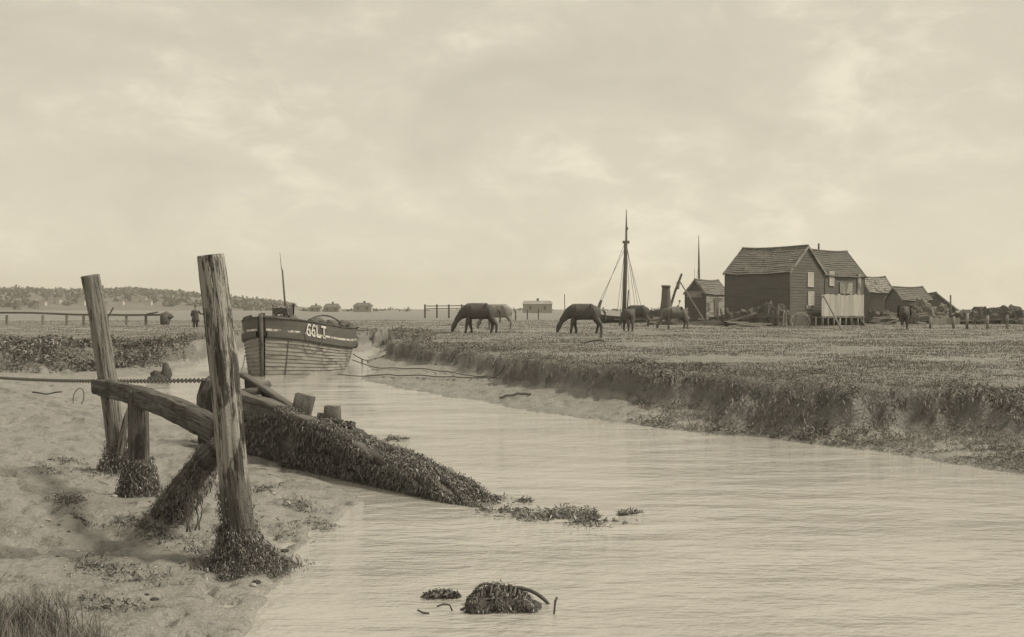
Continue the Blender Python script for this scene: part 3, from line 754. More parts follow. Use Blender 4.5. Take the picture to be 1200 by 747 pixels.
# stem post, knightheads, windlass
m = MB(); m.loft([np.array((*(S0-bu*.02), -.5)), np.array((*(S0-bu*.07), .5)), np.array((*(S0-bu*.13), 1.3)), np.array((*(S0-bu*.17), 2.03))], .07, 12, sec=(.9, 1.9, .5), rough=.06); m.build('stem_post', DWOOD, bg, True)
def deckp(s_, o, z): c = S0+bu*s_+bn*o; return np.array((c[0], c[1], z))
m = MB(); m.loft([deckp(.72, -.36, 1.86), deckp(.72, .6, 1.86)], .11, 12); wl = m.build('windlass', DWOOD, bg)
for o in (-.28, .5):
    m = MB(); m.loft([deckp(.75, o, 1.3), deckp(.75, o, 2.06)], .075, 8, sec=(1, 1, .5)); m.build('bitt', DWOOD, wl)
m = MB(); m.bar(deckp(.75, .12, 2.0), deckp(.85, .50, 2.20), .10, .09); m.bar(deckp(.75, .62, 1.95), deckp(.85, .52, 2.20), .08, .09); m.build('handle', DWOOD, wl)
m = MB(); m.blob(deckp(.9, .12, 1.88), (.18, .15, .16), 9, 10, 7, .3); m.build('rope_coil', GREYB, bg, True)
# heads of the frames along the left bow
for s_ in (.35, .6, .9, 1.25, 1.6, 2.0):
    m = MB(); c = hullp(s_, zr(s_)+.04, -1, -.05); m.bar(c-np.array((0, 0, .1)), c+np.array((0, 0, .09)), .1, .09); m.build('timber_head', DWOOD, bg)
# bent hoop over the hold, hatch and gear
m = MB()
m.loft([deckp(1.6+4.3*t, .72+.35*t, 1.52-.12*t+.50*math.sin(math.pi*t)**.75) for t in np.linspace(0, 1, 26)], .03, 8); m.build('hoop_bar', DWOOD, bg, True)
m = MB(); m.box(deckp(3.6, .0, 1.30), ((*bn, 0), (*bu, 0), (0, 0, 1)), (.8, 1.1, .26)); m.build('hatch', DWOOD, bg)
m = MB(); m.box(deckp(2.5, .55, 1.60), ((*bn, 0), (*bu, 0), (0, 0, 1)), (.14, .22, .19)); m.build('deck_box', DWOOD, bg)
m = MB(); m.loft([deckp(4.4, .9, 1.2), deckp(4.4, .9, 1.68)], .07, 8); m.build('bollard', DWOOD, bg)
m = MB(); m.loft([deckp(5.0, 1.0, 1.2), deckp(5.2, 1.05, 1.70)], .05, 8); m.build('bollard', DWOOD, bg)
m = MB()
for i in range(9): m.blob(deckp(4.6+1.9*R.rand(), .3+.9*R.rand(), 1.5), (.26, .26, .13), i, 9, 6, .7)
m.build('deck_gear', SCRAP, bg)
for k, (s_, o_) in enumerate([(1.5, .6), (2.1, .9), (3.0, 1.15), (3.9, 1.2), (4.7, 1.25), (5.6, 1.1), (6.2, .9)]):
    m = MB(); zz = zr(s_); m.loft([deckp(s_, o_, zz-.2), deckp(s_+.1*R.randn(), o_+.05*R.randn(), zz+.08+.14*R.rand())], .045+.03*R.rand(), 8, rough=.3, seed=k); m.build('stanchion', DWOOD, bg)
for k, (s_, o_) in enumerate([(1.3, .1), (1.9, .35), (2.6, .9), (3.3, .8), (4.2, 1.0), (4.9, .7), (5.5, 1.0), (6.0, .4), (6.5, .8)]):
    m = MB(); m.blob(deckp(s_, o_, zr(s_)+.10), (.26, .3, .18), k+40, 12, 8, .8, nf=3); m.build('net_bundle', SCRAP, bg, True)
m = MB(); m.loft([deckp(6.9, .5, 1.45), deckp(7.5, .75, 1.42)], .05, 8); m.blob(deckp(7.1, .65, 1.18), (.2, .2, .16), 2, 9, 6, .7); m.build('rudder', DWOOD, bg)
# painted number
m = MB()
def ribbon(pl, s0, w_, zoff, hgt_, tw=.035):
    pl = np.array(pl, float)
    for (a_, b_) in zip(pl[:-1], pl[1:]):
        d = np.array(b_-a_); d2 = np.array((d[0]*w_, d[1]*hgt_)); l = np.linalg.norm(d2); n2 = np.array((-d2[1], d2[0]))/l*tw
        d2 = d2/l*tw*.5
        q = []
        for (c, sg, e) in ((a_, 1, -1), (a_, -1, -1), (b_, -1, 1), (b_, 1, 1)):
            sx = s0+c[0]*w_+n2[0]*sg+d2[0]*e; zz = c[1]*hgt_+n2[1]*sg+d2[1]*e
            q.append(hullp(sx, zw(sx)+zoff+zz, 1, .062+.05*float(sstep(.03, -.05, zoff+zz))))
        m.add(q, [(0, 1, 2, 3)])
six = [(.95, .86), (.75, 1), (.35, 1), (.08, .8), (0, .5), (0, .22), (.2, 0), (.75, 0), (1, .2), (1, .38), (.8, .55), (.3, .55), (.05, .4)]
sx = 1.08
HL = .37; ZO = -.05
for w_, pl in ((.13, six), (.15, six), (.19, [(0, 1), (0, 0), (1, 0), (1, .12)]), (.25, [(.5, 0), (.5, 1)])):
    ribbon(pl, sx, w_, ZO, HL, .025)
    if w_ == .25: ribbon([(0, 1), (1, 1)], sx, w_, ZO, HL, .035); ribbon([(.25, 0), (.75, 0)], sx, w_, ZO, HL, .025)
    sx += w_+.085
m.build('number_letters', LETTER, bg)
# slack line hanging in a loop on the side
m = MB(); m.loft([hullp(.85+1.15*t, zw(.85+1.15*t)+.15-.75*math.sin(math.pi*t), 1, .12) for t in np.linspace(0, 1, 18)], .012, 6); m.build('slack_line', ROPE, bg)
m = MB(); m.loft([hullp(.5, z_, 1, .045) for z_ in np.linspace(0, 1.2, 6)], .014, 6); m.build('hanging_line', ROPE, bg)

# ------------------------------------------------------------------ ropes
def rope(name, A, B, sag, r_, label, weed=0, n=70):
    m = MB(); P = []
    for t in np.linspace(0, 1, n):
        c = A*(1-t)+B*t; c[2] -= sag*4*t*(1-t)
        c[2] = max(c[2], max(hgt(c[0], c[1]), 0)+.05); P.append(c)
    P = np.array(P)
    for _ in range(6): P[1:-1, 2] = np.maximum(P[1:-1, 2], (P[:-2, 2]+P[2:, 2])/2)
    P = list(P)
    if not weed:
        m.loft(P, r_, 7); return one(name, m, ROPE, label, 'rope', A)
    rt = thing(name, label, 'rope', A); m.loft(P, r_, 7); m.build('line', ROPE, rt)
    for t in (.18, .3, .46, .62):
        m = MB(); c = P[int(t*(n-1))]; m.loft([c, c-np.array((0, 0, .12+.18*R.rand()))], [.035, .02], 6, rough=.5); m.build('hanging_weed', WEEDBASE, rt)
    return rt
bA = hullp(6.7, .45, 1, .1)
e1 = gnd(467, 397, ZM-.1); e1[2] = hgt(e1[0], e1[1])+.05
rope('mooring_rope', bA, e1, .45, .024, 'weed-hung rope from the barge stern up to the bend of the creek', 1)
e2 = gnd(583, 433, .6); e2[2] = hgt(e2[0], e2[1])+.03
rope('mooring_rope', hullp(6.3, .25, 1, .1), e2+np.array((0, .3, 0)), .25, .017, 'upper of two long ropes lying across the mudflat from the barge')
a3 = gnd(372, 444, .02)
rope('mooring_rope', gnd(396, 440, .02), e2+np.array((.2, -.1, 0)), .22, .018, 'lower of two long ropes, dipping into the water before crossing the mudflat')
e4 = gnd(622, 441, .62); e4[2] = hgt(e4[0], e4[1])+.12; e5 = gnd(585, 467, .1); e5[2] = hgt(e5[0], e5[1])+.02
rope('frayed_rope', e4, e5, .12, .03, 'short curved rope hanging from the right bank onto the mud')
m = MB(); A = at(286, 421, 30); B = at(272, 452, D0+.35); B = at(278, 447, 17.2)
rope('bow_rope', at(287, 417, 37.4), at(279, 446, 17.2), .1, .022, 'slack rope running from the barge bow towards the wreck')

# ------------------------------------------------------------------ buildings
def course_wall(mb, A, d, Ln, z0, z1, out, course=.2, gable=None, thick=.025, vert=False, bw=.16):
    A = np.array(A, float); d = np.array((*d, 0.)); out = np.array((*out, 0.))
    if vert:
        x = 0.0; i = 0
        while x < Ln-.02:
            w_ = min(bw*(.8+.4*R.rand()), Ln-x); zt = z1+.04*R.randn()
            mb.box(A*np.array((1, 1, 0))+d*(x+w_/2)+np.array((0, 0, (z0+zt)/2))+out*(.01+.012*R.rand()), (d, out, (0, 0, 1)), (w_/2-.006, .014, (zt-z0)/2)); x += w_
        return
    zt = gable if gable else z1; z = z0; i = 0
    while z < zt-.01:
        zb = min(z+course*(.9+.2*R.rand()), zt)
        def ext(zz):
            if zz <= z1 or not gable: return 0, Ln
            q = (zz-z1)/(gable-z1)*Ln/2; return q, Ln-q
        a0, a1 = ext(z); b0, b1 = ext(zb)
        off = R.rand()*9
        P = [A[:2].tolist()]
        def pt(l, zz, o): q = A+d*l+out*o; return (q[0], q[1], zz)
        vs = [pt(a0, z, thick), pt(a1, z, thick), pt(b1, zb, 0.003), pt(b0, zb, 0.003), pt(a0, z, 0), pt(a1, z, 0)]
        gs = [(0, off, a0), (0, off, a1), (.2, off, b1), (.2, off, b0), (0, off, a0), (0, off, a1)]
        mb.add(vs, [(0, 1, 2, 3), (4, 5, 1, 0)], gs); z = zb
def roof(mb, E0, E1, R0, R1, nrm_up, courses, thick=.05, over=.0, wavy=.02):
    # rows of tiles from eave line E0-E1 up to the ridge R0-R1
    E0, E1, R0, R1 = [np.array(q, float) for q in (E0, E1, R0, R1)]
    n = np.cross(E1-E0, R0-E0); n /= np.linalg.norm(n); n = n if n[2] > 0 else -n
    nx = max(8, int(np.linalg.norm(E1-E0)/.13))
    for i in range(courses):
        a = i/courses; b = (i+1)/courses+.01; vs = []; gs = []; off = R.rand()*5
        for j in range(nx+1):
            t = j/nx; lo = (E0+(E1-E0)*t)*(1-a)+(R0+(R1-R0)*t)*a; hi = (E0+(E1-E0)*t)*(1-b)+(R0+(R1-R0)*t)*b
            o = wavy*(j % 2)+.05*float(vnoise(t*9, i*.7, 4)); sag = -.10*math.sin(math.pi*t)+.04*float(vnoise(t*5, i*.4, 12))
            vs += [lo+n*(thick+o)+np.array((0, 0, sag)), hi+n*(.012+o)+np.array((0, 0, sag)), lo+n*.0+np.array((0, 0, sag))]
            gs += [(t*9, i*.33+off, 0), (t*9, i*.33+off, .1), (t*9, i*.33+off, 0)]
        fs = []
        for j in range(nx):
            q = j*3; fs += [(q, q+3, q+4, q+1), (q+2, q+5, q+3, q)]
        mb.add(vs, fs, gs)
def shed(name, label, cat, O, dl, Ln, dg, W, zg, ze, zt, walls, rmat, courses=12, over=.12, board=.2, parts=None, tilew=.02):
    O = np.array(O, float)[:2]; dl = np.array(dl, float); dl /= np.linalg.norm(dl); dg = np.array(dg, float); dg /= np.linalg.norm(dg)
    h = thing(name, label, cat, (O[0], O[1], zg))
    A = O; B = O+dl*Ln; Cc = O+dl*Ln+dg*W; Dd = O+dg*W
    for (p0, d, l, out, gab, mt) in ((A, dl, Ln, -dg, None, walls[0]), (A, dg, W, -dl, zt, walls[1]), (B, dg, W, dl, zt, walls[1]), (Dd, dl, Ln, dg, None, walls[0])):
        m = MB(); course_wall(m, (*p0, 0), d, l, zg-.25, ze, out, board, gab)
        m.build('wall', mt, h)
    for p0 in (A, B, Dd):
        m = MB(); m.bar((*(p0-dl*.005-dg*.005), zg-.2), (*(p0-dl*.005-dg*.005), ze), .1, .1); m.build('corner_board', walls[1], h)
    k = (zt-ze)/(W/2); m = MB()
    for s0, s1, mid in ((A-dg*over, B-dg*over, 1), (Dd+dg*over, Cc+dg*over, -1)):
        r0 = A+dg*W/2-dl*over; r1 = B+dg*W/2+dl*over
        roof(m, (*(s0-dl*over), ze-k*over), (*(s1+dl*over), ze-k*over), (*r0, zt), (*r1, zt), None, courses, wavy=tilew)
    rf = m.build('roof', rmat, h)
    m = MB(); m.loft([(*(A+dg*W/2-dl*over+dl*(Ln+2*over)*t), zt+.06-.10*math.sin(math.pi*t)+.04*float(vnoise(t*5, 5, 12))) for t in np.linspace(0, 1, 12)], .09, 8); m.build('ridge_tiles', rmat, rf)
    for p0 in (A-dl*(over+.01), B+dl*(over+.01)):
        m = MB()
        for sd in (0, 1):
            e = p0+dg*(W+over if sd else -over); mid = p0+dg*W/2
            m.bar((*e, ze-k*over-.03), (*mid, zt-.02), .03, .16)
        m.build('bargeboard', GREYB, h)
    return h, A, B, Cc, Dd, dl, dg
def window(h, P, d, out, w_, hh, shut=True):
    P = np.array(P, float); d3 = np.array((*d, 0)); o3 = np.array((*out, 0)); up = np.array((0, 0, 1.))
    m = MB()
    for s_ in (-1, 1):
        m.box(P+d3*s_*(w_/2)+o3*.05, (d3, o3, up), (.04, .035, hh/2+.04)); m.box(P+up*s_*(hh/2)+o3*.052, (d3, o3, up), (w_/2-.04, .033, .04))
    wn = m.build('window', SHUT, h)
    m = MB()
    for s_ in (-1, 1):
        m = MB(); m.box(P+d3*s_*w_/4+o3*.045, (d3, o3, up), (w_/4-.014, .015, hh/2-.04))
        for k in range(5): m.box(P+d3*s_*w_/4+o3*.066+up*(-hh*.36+k*hh*.18), (d3, o3, up), (w_/4-.05, .012, .02))
        m.build('shutter', SHUT, wn)
    m = MB(); m.box(P+o3*.028, (d3, o3, up), (w_/2-.04, .004, hh/2-.04)); m.build('pane', TAR, wn)

a_ = np.array((-.70, .714)); a_ /= np.linalg.norm(a_); b_ = np.array((.714, .70)); b_ /= np.linalg.norm(b_)
O1 = np.array((.25*78, 78.0)); L1 = reach(O1, a_, 850); W1 = reach(O1, b_, 966)
h1, A, B, Cc, Dd, dl, dg = shed('weatherboard_barn', 'tall black weatherboarded barn with two shuttered windows in its gable', 'barn', O1, a_, L1, b_, W1, ZM, 4.84, 6.68, (TAR, BOARD), TILE, 13)
ctr = lambda f, z: np.array((*(O1+b_*W1*f), z))
def zpx(py, d): return H+(HY-py)/F*d
window(h1, ctr(.58, zpx(328, 80)), b_, -a_, .72, .98); window(h1, ctr(.59, zpx(350, 80)), b_, -a_, .74, .92)
m = MB(); m.box(ctr(.52, zpx(360, 80))+np.array((*(-a_*.05), 0)), ((*b_, 0), (*a_, 0), (0, 0, 1)), (.33, .02, .15)); m.build('hatch_board', GREYB, h1)
C2 = O1+b_*W1+a_*.25; L2 = reach(C2, b_, 1012.5)
h2, A2, B2, C22, D2, _, _ = shed('weatherboard_house', 'second black boarded building with steep dark roof behind the pale staging', 'building', C2, b_, L2, a_, 3.0, ZM, 4.80, 6.62, (BOARD, TAR), TILE2, 13)
f2 = lambda f, z: np.array((*(C2+b_*L2*f), z))
window(h2, f2(.22, zpx(327, 83)), b_, -a_, .62, 1.0)
m = MB(); m.box(f2(.55, zpx(338, 84))+np.array((*(-a_*.06), 0)), ((*b_, 0), (*a_, 0), (0, 0, 1)), (.95, .03, .42)); m.build('patch_board', GREYB, h2)
m = MB(); m.box(f2(.86, zpx(333, 84))+np.array((*(-a_*.06), 0)), ((*b_, 0), (*a_, 0), (0, 0, 1)), (.28, .03, .8)); m.build('door', GREYB, h2)
m = MB(); q = C2+b_*L2*.35+a_*1.5; m.loft([(*q, 6.5), (*q, 7.15)], .07, 7); m.build('flue', IRON, h2)
# pale boarded staging on piles
G0 = C2-a_*1.0; tb = reach(G0, -b_, 962.5); G0 = G0-b_*tb; LG = reach(G0, b_, 1012)
zt_, zb_ = zpx(345.5, 82), zpx(371, 82)
sg = thing('boarded_staging', 'pale vertical-boarded platform front raised on short piles before the dark building', 'staging', (*G0, ZM))
m = MB(); course_wall(m, (*G0, 0), b_, LG, zb_, zt_, -a_, vert=True, bw=.24); m.build('boards', PALE, sg)
m = MB(); m.bar((*(G0+a_*.35), zb_-.05), (*(G0+b_*LG+a_*.35), zb_-.05), .9, .1); m.bar((*(G0-a_*.04), zb_-.02), (*(G0+b_*LG-a_*.04), zb_-.02), .12, .12); m.build('floor_beam', GREYB, sg)
for f in (.02, .14, .27, .41, .55, .7, .84, .98):
    m = MB(); q = G0+b_*LG*f; m.loft([(*q, ZM-.3), (*(q+b_*.05*R.randn()), zb_-.05)], .10, 8, rough=.1); m.build('pile', DLOG if R.rand() < .6 else LOGS, sg, True)
m = MB(); m.bar((*(G0+b_*LG*.86-a_*.1), zb_-.05), (*(G0+b_*LG*.97-a_*.2), ZM), .1, .1); m.build('pile', DLOG, sg)
m = MB(); e0 = at(964.5, 346, 80.2); e1 = gnd(987, 387.5, ZM); m.loft([e1, e0], [.06, .05], 8); one('leaning_pole', m, DLOG, 'long dark pole leaning against the left end of the pale staging', 'pole', e1)

# small shed
O3 = np.array(((827-CX)/F*95, 95.0)); g3 = np.array((-.8, .6)); l3 = np.array((.6, .8))
h3, A3, B3, *_r = shed('small_shed', 'small patched gabled shed between the iron funnel and the tall barn', 'shed', O3, l3, reach(O3, l3, 853), g3, reach(O3, g3, 803), ZM, 3.6, 4.68, (GREYB, TAR), TILE, 8)
L3 = reach(O3, l3, 853)
m = MB(); q = O3+l3*L3*.45; m.box((*(q-g3*.03), 2.0), ((*l3, 0), (*g3, 0), (0, 0, 1)), (.42, .04, 1.0)); m.build('door', TAR, h3)
m = MB(); q = O3+g3*reach(O3, g3, 803)*.5; m.box((*(q-l3*.03), 3.45), ((*g3, 0), (*l3, 0), (0, 0, 1)), (.8, .02, .28)); m.build('patch_board', GREYB, h3)
# three sheds to the right
def simple(px, d, pxl, W, ze_py, zr_py, dl_, name, label, walls, rm):
    O = np.array(((px-CX)/F*d, d)); dl_ = np.array(dl_)/np.linalg.norm(dl_); dg_ = np.array((-dl_[1], dl_[0]))
    return shed(name, label, 'shed', O, dl_, reach(O, dl_, pxl), dg_, W, ZM, zpx(ze_py, d), zpx(zr_py, d+W/2), walls, rm, 7)
simple(1020, 112, 1047, 3.2, 341.5, 325, (.97, .25), 'gabled_shed', 'dark shed with pale sloping roof right behind the steep-roofed building', (TAR, TAR), GREYB)
simple(1058, 104, 1091, 3.2, 351, 337, (.98, .18), 'gabled_shed', 'low open-fronted shed with grey roof, middle of the three right-hand sheds', (BOARD, TAR), TILE)
O5 = np.array(((1119-CX)/F*112, 112.)); dg5 = np.array((-1., .12)); dg5 /= np.linalg.norm(dg5); dl5 = np.array((.12, 1.)); dl5 /= np.linalg.norm(dl5)
shed('gabled_shed', 'dark shed with its blunt gable end facing us, rightmost of the sheds', 'shed', O5, dl5, 5, dg5, 3.7, ZM, zpx(361, 112), zpx(343.5, 112), (TAR, TAR), TILE2, 6)

# boiler with funnel
bo = gnd(780.5, 379, ZM); d_ = 88.; bo = np.array(((780.5-CX)/F*d_, d_, ZM))
bt = thing('tar_boiler', 'round iron boiler with a tall flared funnel standing left of the small shed', 'boiler', bo)
m = MB(); m.loft([bo+np.array((0, 0, z)) for z in (-.1, .3, .9, 1.3)], [.62, .66, .6, .5], 16); m.build('body', IRON, bt, True)
m = MB(); m.loft([bo+np.array((0, 0, z)) for z in (1.2, 1.5, 2.0, 2.8, 2.95, 2.96, 3.13)], [.50, .45, .38, .33, .32, .37, .36], 16); m.build('funnel', IRON, bt, True)
# derrick spar and prop by the shed
m = MB(); m.loft([at(782, 372, 89), at(791, 342, 89), at(799, 321, 89)], [.1, .1, .09], 8); m.bar(at(795, 331, 89), at(794, 338, 88.8), .18, .3)
one('derrick_spar', m, DLOG, 'stout dark spar slanting up from behind the funnel', 'spar', at(782, 378, 89))
m = MB(); m.loft([at(824, 374, 90), at(796, 329, 89)], .055, 7); one('prop_pole', m, LOGS, 'thin pale pole propped across the dark gable of the small shed', 'pole', at(824, 377, 90))
m = MB(); m.loft([at(793, 366, 88), at(796.5, 354, 88)], .03, 6); m.blob(at(796.5, 353, 88), (.09, .09, .09), 1, 8, 6, .1); one('boiler_rod', m, IRON, 'short knobbed rod sticking up right of the funnel', 'rod', at(793, 378, 88))

# sailing boats on the far side
def sailer(label, d, px, mast, rig, hull, r0):
    base = np.array(((px-CX)/F*d, d, ZM)); t = thing('sailing_boat', label, 'sailing boat', base)
    m = MB(); hx0, hx1, top = hull; vs = []; fs = []; n_ = 14
    x0, x1 = (hx0-CX)/F*d, (hx1-CX)/F*d
    for i in range(n_):
        q = i/(n_-1); x_ = x0+(x1-x0)*q; w_ = .9*math.sin(math.pi*(.06+.88*q))**.6; zt2 = zpx(top, d)+.25*(2*q-1)**2
        for (o, zz) in ((-w_, zt2), (-w_*.8, (zt2+ZM)/2), (0, ZM-.1), (w_*.8, (zt2+ZM)/2), (w_, zt2)): vs.append((x_, d+o, zz))
    fs = [(i*5+j, i*5+j+1, i*5+6+j, i*5+5+j) for i in range(n_-1) for j in range(4)]+[(i*5, i*5+5, i*5+9, i*5+4) for i in range(n_-1)]
    m.add(vs, fs); m.build('hull', BULW, t)
    if r0 < .05:
        m = MB(); m.bar((x0, d-.9, zpx(top-.6, d)), (x1, d-.9, zpx(top-.6, d)), .06, .14); m.build('rail', WHITE, t)
    m = MB(); P = [at(x_, y_, d) for x_, y_, _ in mast]; m.loft(P, [r_ for *_, r_ in mast], 9); mm = m.build('mast', DLOG, t, True)
    if rig:
        m = MB()
        for (xa, ya, xb, yb, dd) in rig: m.loft([at(xa, ya, d), at(xb, yb, d+dd)], .02, 5)
        m.build('rigging', ROPE, t)
    return t, mm
t, mm = sailer('sailing smack with tall rigged topmast behind the small grazing horses', 101, 731, [(731, 374, .2), (732.5, 330, .19), (733.2, 286, .16), (733.6, 283, .17)],
    [(733, 283, 703, 359, -2), (733, 290, 701, 357, -1.5), (733, 285, 723.5, 366, 1), (733, 285, 727, 368, -1), (734, 285, 739, 368, 1), (734, 285, 745, 364, -.8), (734, 285, 749, 365, .8), (734, 290, 752, 362, -.5)], (700, 762, 371), .2)
m = MB(); m.loft([at(733.8, 296, 100.8), at(734, 270, 100.8), at(734, 246, 100.8)], [.12, .09, .03], 8); m.build('topmast', DLOG, t)
m = MB(); m.box(at(733.6, 284, 100.9), ((1, 0, 0), (0, 1, 0), (0, 0, 1)), (.3, .2, .12)); m.blob(at(735, 268, 100.7), (.1, .1, .14), 1, 8, 6, .1); m.build('crosstree', DLOG, mm)
m = MB(); m.loft([at(701, 362, 99), at(705, 352, 99)], [.16, .09], 8); m.loft([at(734.5, 372, 100.5), at(736.5, 340, 100.4)], [.08, .05], 7); m.build('spars', DLOG, t)
t, mm = sailer('slim bare mast of a boat hidden behind the small shed', 112, 819, [(819.5, 375, .12), (819.3, 340, .12), (819, 305, .09), (818.8, 276, .03)], [(819, 308, 814, 345, -1), (814, 316, 814, 330, -1)], (806, 834, 368), .2)
t, mm = sailer('small pale boat with a raked mast beyond the barge bow', 84, 334, [(335, 366, .08), (333.5, 350, .075), (331, 318, .06), (329.6, 313, .028), (328, 296, .016)], [], (320, 344, 360.5), .04)

# loose timber, scrap heaps, hoops around the sheds
def logs(n, x0, x1, y0, y1, d0, d1, group, label, m_, lmin, lmax, zmax, name='plank'):
    for i in range(n):
        d = d0+(d1-d0)*R.rand(); px = x0+(x1-x0)*R.rand(); l = lmin+(lmax-lmin)*R.rand(); an = R.randn()*.35; z = ZM+.06+zmax*R.rand()**1.5
        c = np.array(((px-CX)/F*d, d, z)); dv = np.array((math.cos(an), math.sin(an), .12*R.randn())); dv /= np.linalg.norm(dv)
        m = MB(); m.bar(c-dv*l/2, c+dv*l/2, .1+.12*R.rand(), .05+.08*R.rand())
        one(name, m, m_, label, 'plank', c, group)
logs(12, 858, 896, 0, 0, 72.5, 74.5, 'pale planks stacked before the barn', 'pale loose plank in the stack on the grass before the barn', LOGS, 1.0, 2.4, .32)
logs(12, 856, 915, 0, 0, 75, 77, 'dark timbers heaped under the barn wall', 'dark timber in the heap along the foot of the barn wall', DLOG, 1.2, 2.6, .9)
logs(9, 806, 852, 0, 0, 80, 84, 'loose boards by the small shed', 'pale board lying on the ground in front of the small shed', LOGS, 1.2, 3.0, .25)
logs(6, 762, 775, 0, 0, 82, 86, 'boards left of the boiler', 'odd board in the litter left of the iron boiler', LOGS, .5, 1.1, .6)
logs(9, 1018, 1048, 0, 0, 82, 88, 'timber before the dark shed', 'pale timber in the litter before the dark shed right of the staging', LOGS, .7, 1.8, .9)
logs(9, 1072, 1110, 0, 0, 86, 90, 'timber before the right sheds', 'board on the heap before the low open-fronted shed', LOGS, .6, 1.6, .9)
logs(6, 712, 770, 0, 0, 92, 97, 'litter by the sailing smack', 'plank in the litter around the sailing smack', DLOG, .6, 1.6, .5)
def heap(label, spec, m_=SCRAP, cat='heap'):
    m = MB(); sx_ = [s_[0] for s_ in spec]
    for i, (px, d, z, rx, rz) in enumerate(spec): m.blob(((px-CX)/F*d, d, z), (rx, rx*.7, rz), i+int(px), 14, 9, .9, nf=2.6)
    q = spec[0]; return one('scrap_heap', m, m_, label, cat, ((q[0]-CX)/F*q[1], q[1], ZM))
heap('long dark heap of nets and scrap below the tarred wall of the tall barn', [(862, 77.5, ZM+.3, .8, .75), (874, 77, ZM+.4, .9, .8), (888, 76.3, ZM+.4, .9, .85), (901, 75.8, ZM+.5, .8, 1.0), (912, 75.5, ZM+.5, .7, 1.0)])
heap('dark heap of gear at the foot of the small shed', [(838, 88, ZM+.1, .7, .5), (848, 85, ZM+.1, .8, .6), (856, 80, ZM+.1, .5, .4)])
heap('low heap of rubble left of the iron boiler', [(766, 88, ZM+.3, .5, .7), (771, 88, ZM+.3, .6, .8)])
heap('pale bundle heap between the boiler and small shed', [(795, 93, ZM+.6, .5, .8), (801, 93, ZM+.6, .5, .7)], GREYB)
heap('dark clutter under the boarded staging', [(968, 82.2, ZM+.2, .5, .5), (980, 82.6, ZM+.2, .6, .5), (995, 83.5, ZM+.2, .6, .5), (1005, 84.3, ZM+.2, .4, .5)])
heap('tangled heap before the dark shed right of the staging', [(1022, 92, ZM+.3, .6, .8), (1033, 92, ZM+.4, .7, .7), (1042, 91, ZM+.3, .6, .6)])
heap('bushy pale heap in front of the low open-fronted shed', [(1070, 92, ZM+.6, .6, 1.0), (1080, 92, ZM+.9, .8, 1.0), (1092, 92, ZM+.7, .7, .8), (1103, 92, ZM+.7, .6, .8)], mat('brushwood', .12, .36, 9, bump=.8, bdist=.05, fine=.3, fine_scale=8, coord='obj'))
heap('long dark bank of stacked gear at the right edge', [(1122, 92, ZM+.3, .8, .7), (1133, 92, ZM+.4, .8, .7), (1146, 92, ZM+.5, .8, .8), (1158, 92, ZM+.5, .8, .9), (1172, 92, ZM+.5, .9, .9), (1188, 92, ZM+.5, .9, .9)])
# hoops of withies by the barn corner
m = MB(); hc = at(938, 377, 74)
for k in range(5):
    ph = R.rand()*6; r1, r2 = .55+.2*R.rand(), .38+.25*R.rand(); an = R.randn()*.5
    m.loft([hc+np.array(((r1*math.cos(t)*math.cos(an)-r2*math.sin(t)*math.sin(an)), .15*math.sin(t+ph)+k*.05, (r1*math.cos(t)*math.sin(an)+r2*math.sin(t)*math.cos(an)))) for t in np.linspace(ph, ph+4.6, 22)], .026, 6)
one('withy_hoops', m, LOGS, 'tangle of pale bent withies standing in front of the barn corner', 'hoops', (hc[0], hc[1], ZM))
for i, (px, y0, y1, lean) in enumerate([(905, 364, 386, 1), (912, 366, 387, -1), (917, 363, 387, 2), (921, 366, 386, 0), (930, 369, 387, 4), (949, 370, 387, -1), (956, 371, 386, 0)]):
    d = 73; m = MB(); m.loft([at(px, y1, d), at(px+lean, y0, d)], [.055, .04], 7, rough=.15, seed=i); one('stake', m, LOGS if i in (2, 3, 6) else DLOG, 'rough upright stake before the foot of the tall barn', 'stake', at(px, y1, d), 'stakes before the barn')
for i, (x0, y0, x1, y1, d) in enumerate([(842, 374, 840, 361, 84), (849, 374, 844, 362, 84), (858, 374, 852, 361, 80)]):
    m = MB(); m.loft([at(x0, y0+2, d), at((x0+x1)/2-1, (y0+y1)/2, d), at(x1, y1, d)], [.07, .08, .06], 7); one('boat_rib', m, LOGS, 'bleached curved boat rib propped beside the small shed', 'boat rib', at(x0, y0+4, d), 'ribs by the small shed')
m = MB(); m.bar(at(802, 379, 84), at(833, 377, 84), .2, .12); one('baulk', m, LOGS, 'long squared pale baulk on the ground below the small shed', 'timber', at(802, 380, 84))
# fence at the right edge
fr = thing('plank_fence', 'patchy plank and post fence at the right edge, with one pale boarded panel', 'fence', gnd(1092, 386, ZM))
for px, y0, w_ in ((1090, 371, .11), (1117, 371, .13), (1133, 367, .13), (1157, 370, .12), (1180, 369, .12)):
    d = 70; m = MB(); m.loft([at(px, 387, d), at(px+.5, y0, d)], w_*.7, 8, rough=.15); m.build('post', GREYB, fr, True)
m = MB(); q0 = at(1093, 373, 70.2)
for i in range(15):
    px = 1093+i*2.2; m.bar(at(px, 380, 70.15), at(px, 372.2+R.rand(), 70.15), .11, .03, (0, 1, 0))
m.build('boards', PALE, fr)
m = MB(); m.bar(at(1120, 376, 70.2), at(1200, 374, 70.2), .06, .1); m.bar(at(1060, 375, 71.5), at(1090, 374, 70.3), .05, .09); m.build('rail', GREYB, fr)
m = MB(); m.loft([at(1114, 372, 95), at(1114, 346, 95)], .07, 7); one('pole', m, GREYB, 'plain upright pole beside the rightmost shed', 'pole', at(1114, 378, 95))
m = MB(); m.loft([at(1151, 372, 90), at(1150, 362, 90)], .09, 7); one('post_stump', m, DLOG, 'stubby post above the gear bank at the right edge', 'post', at(1151, 378, 90))

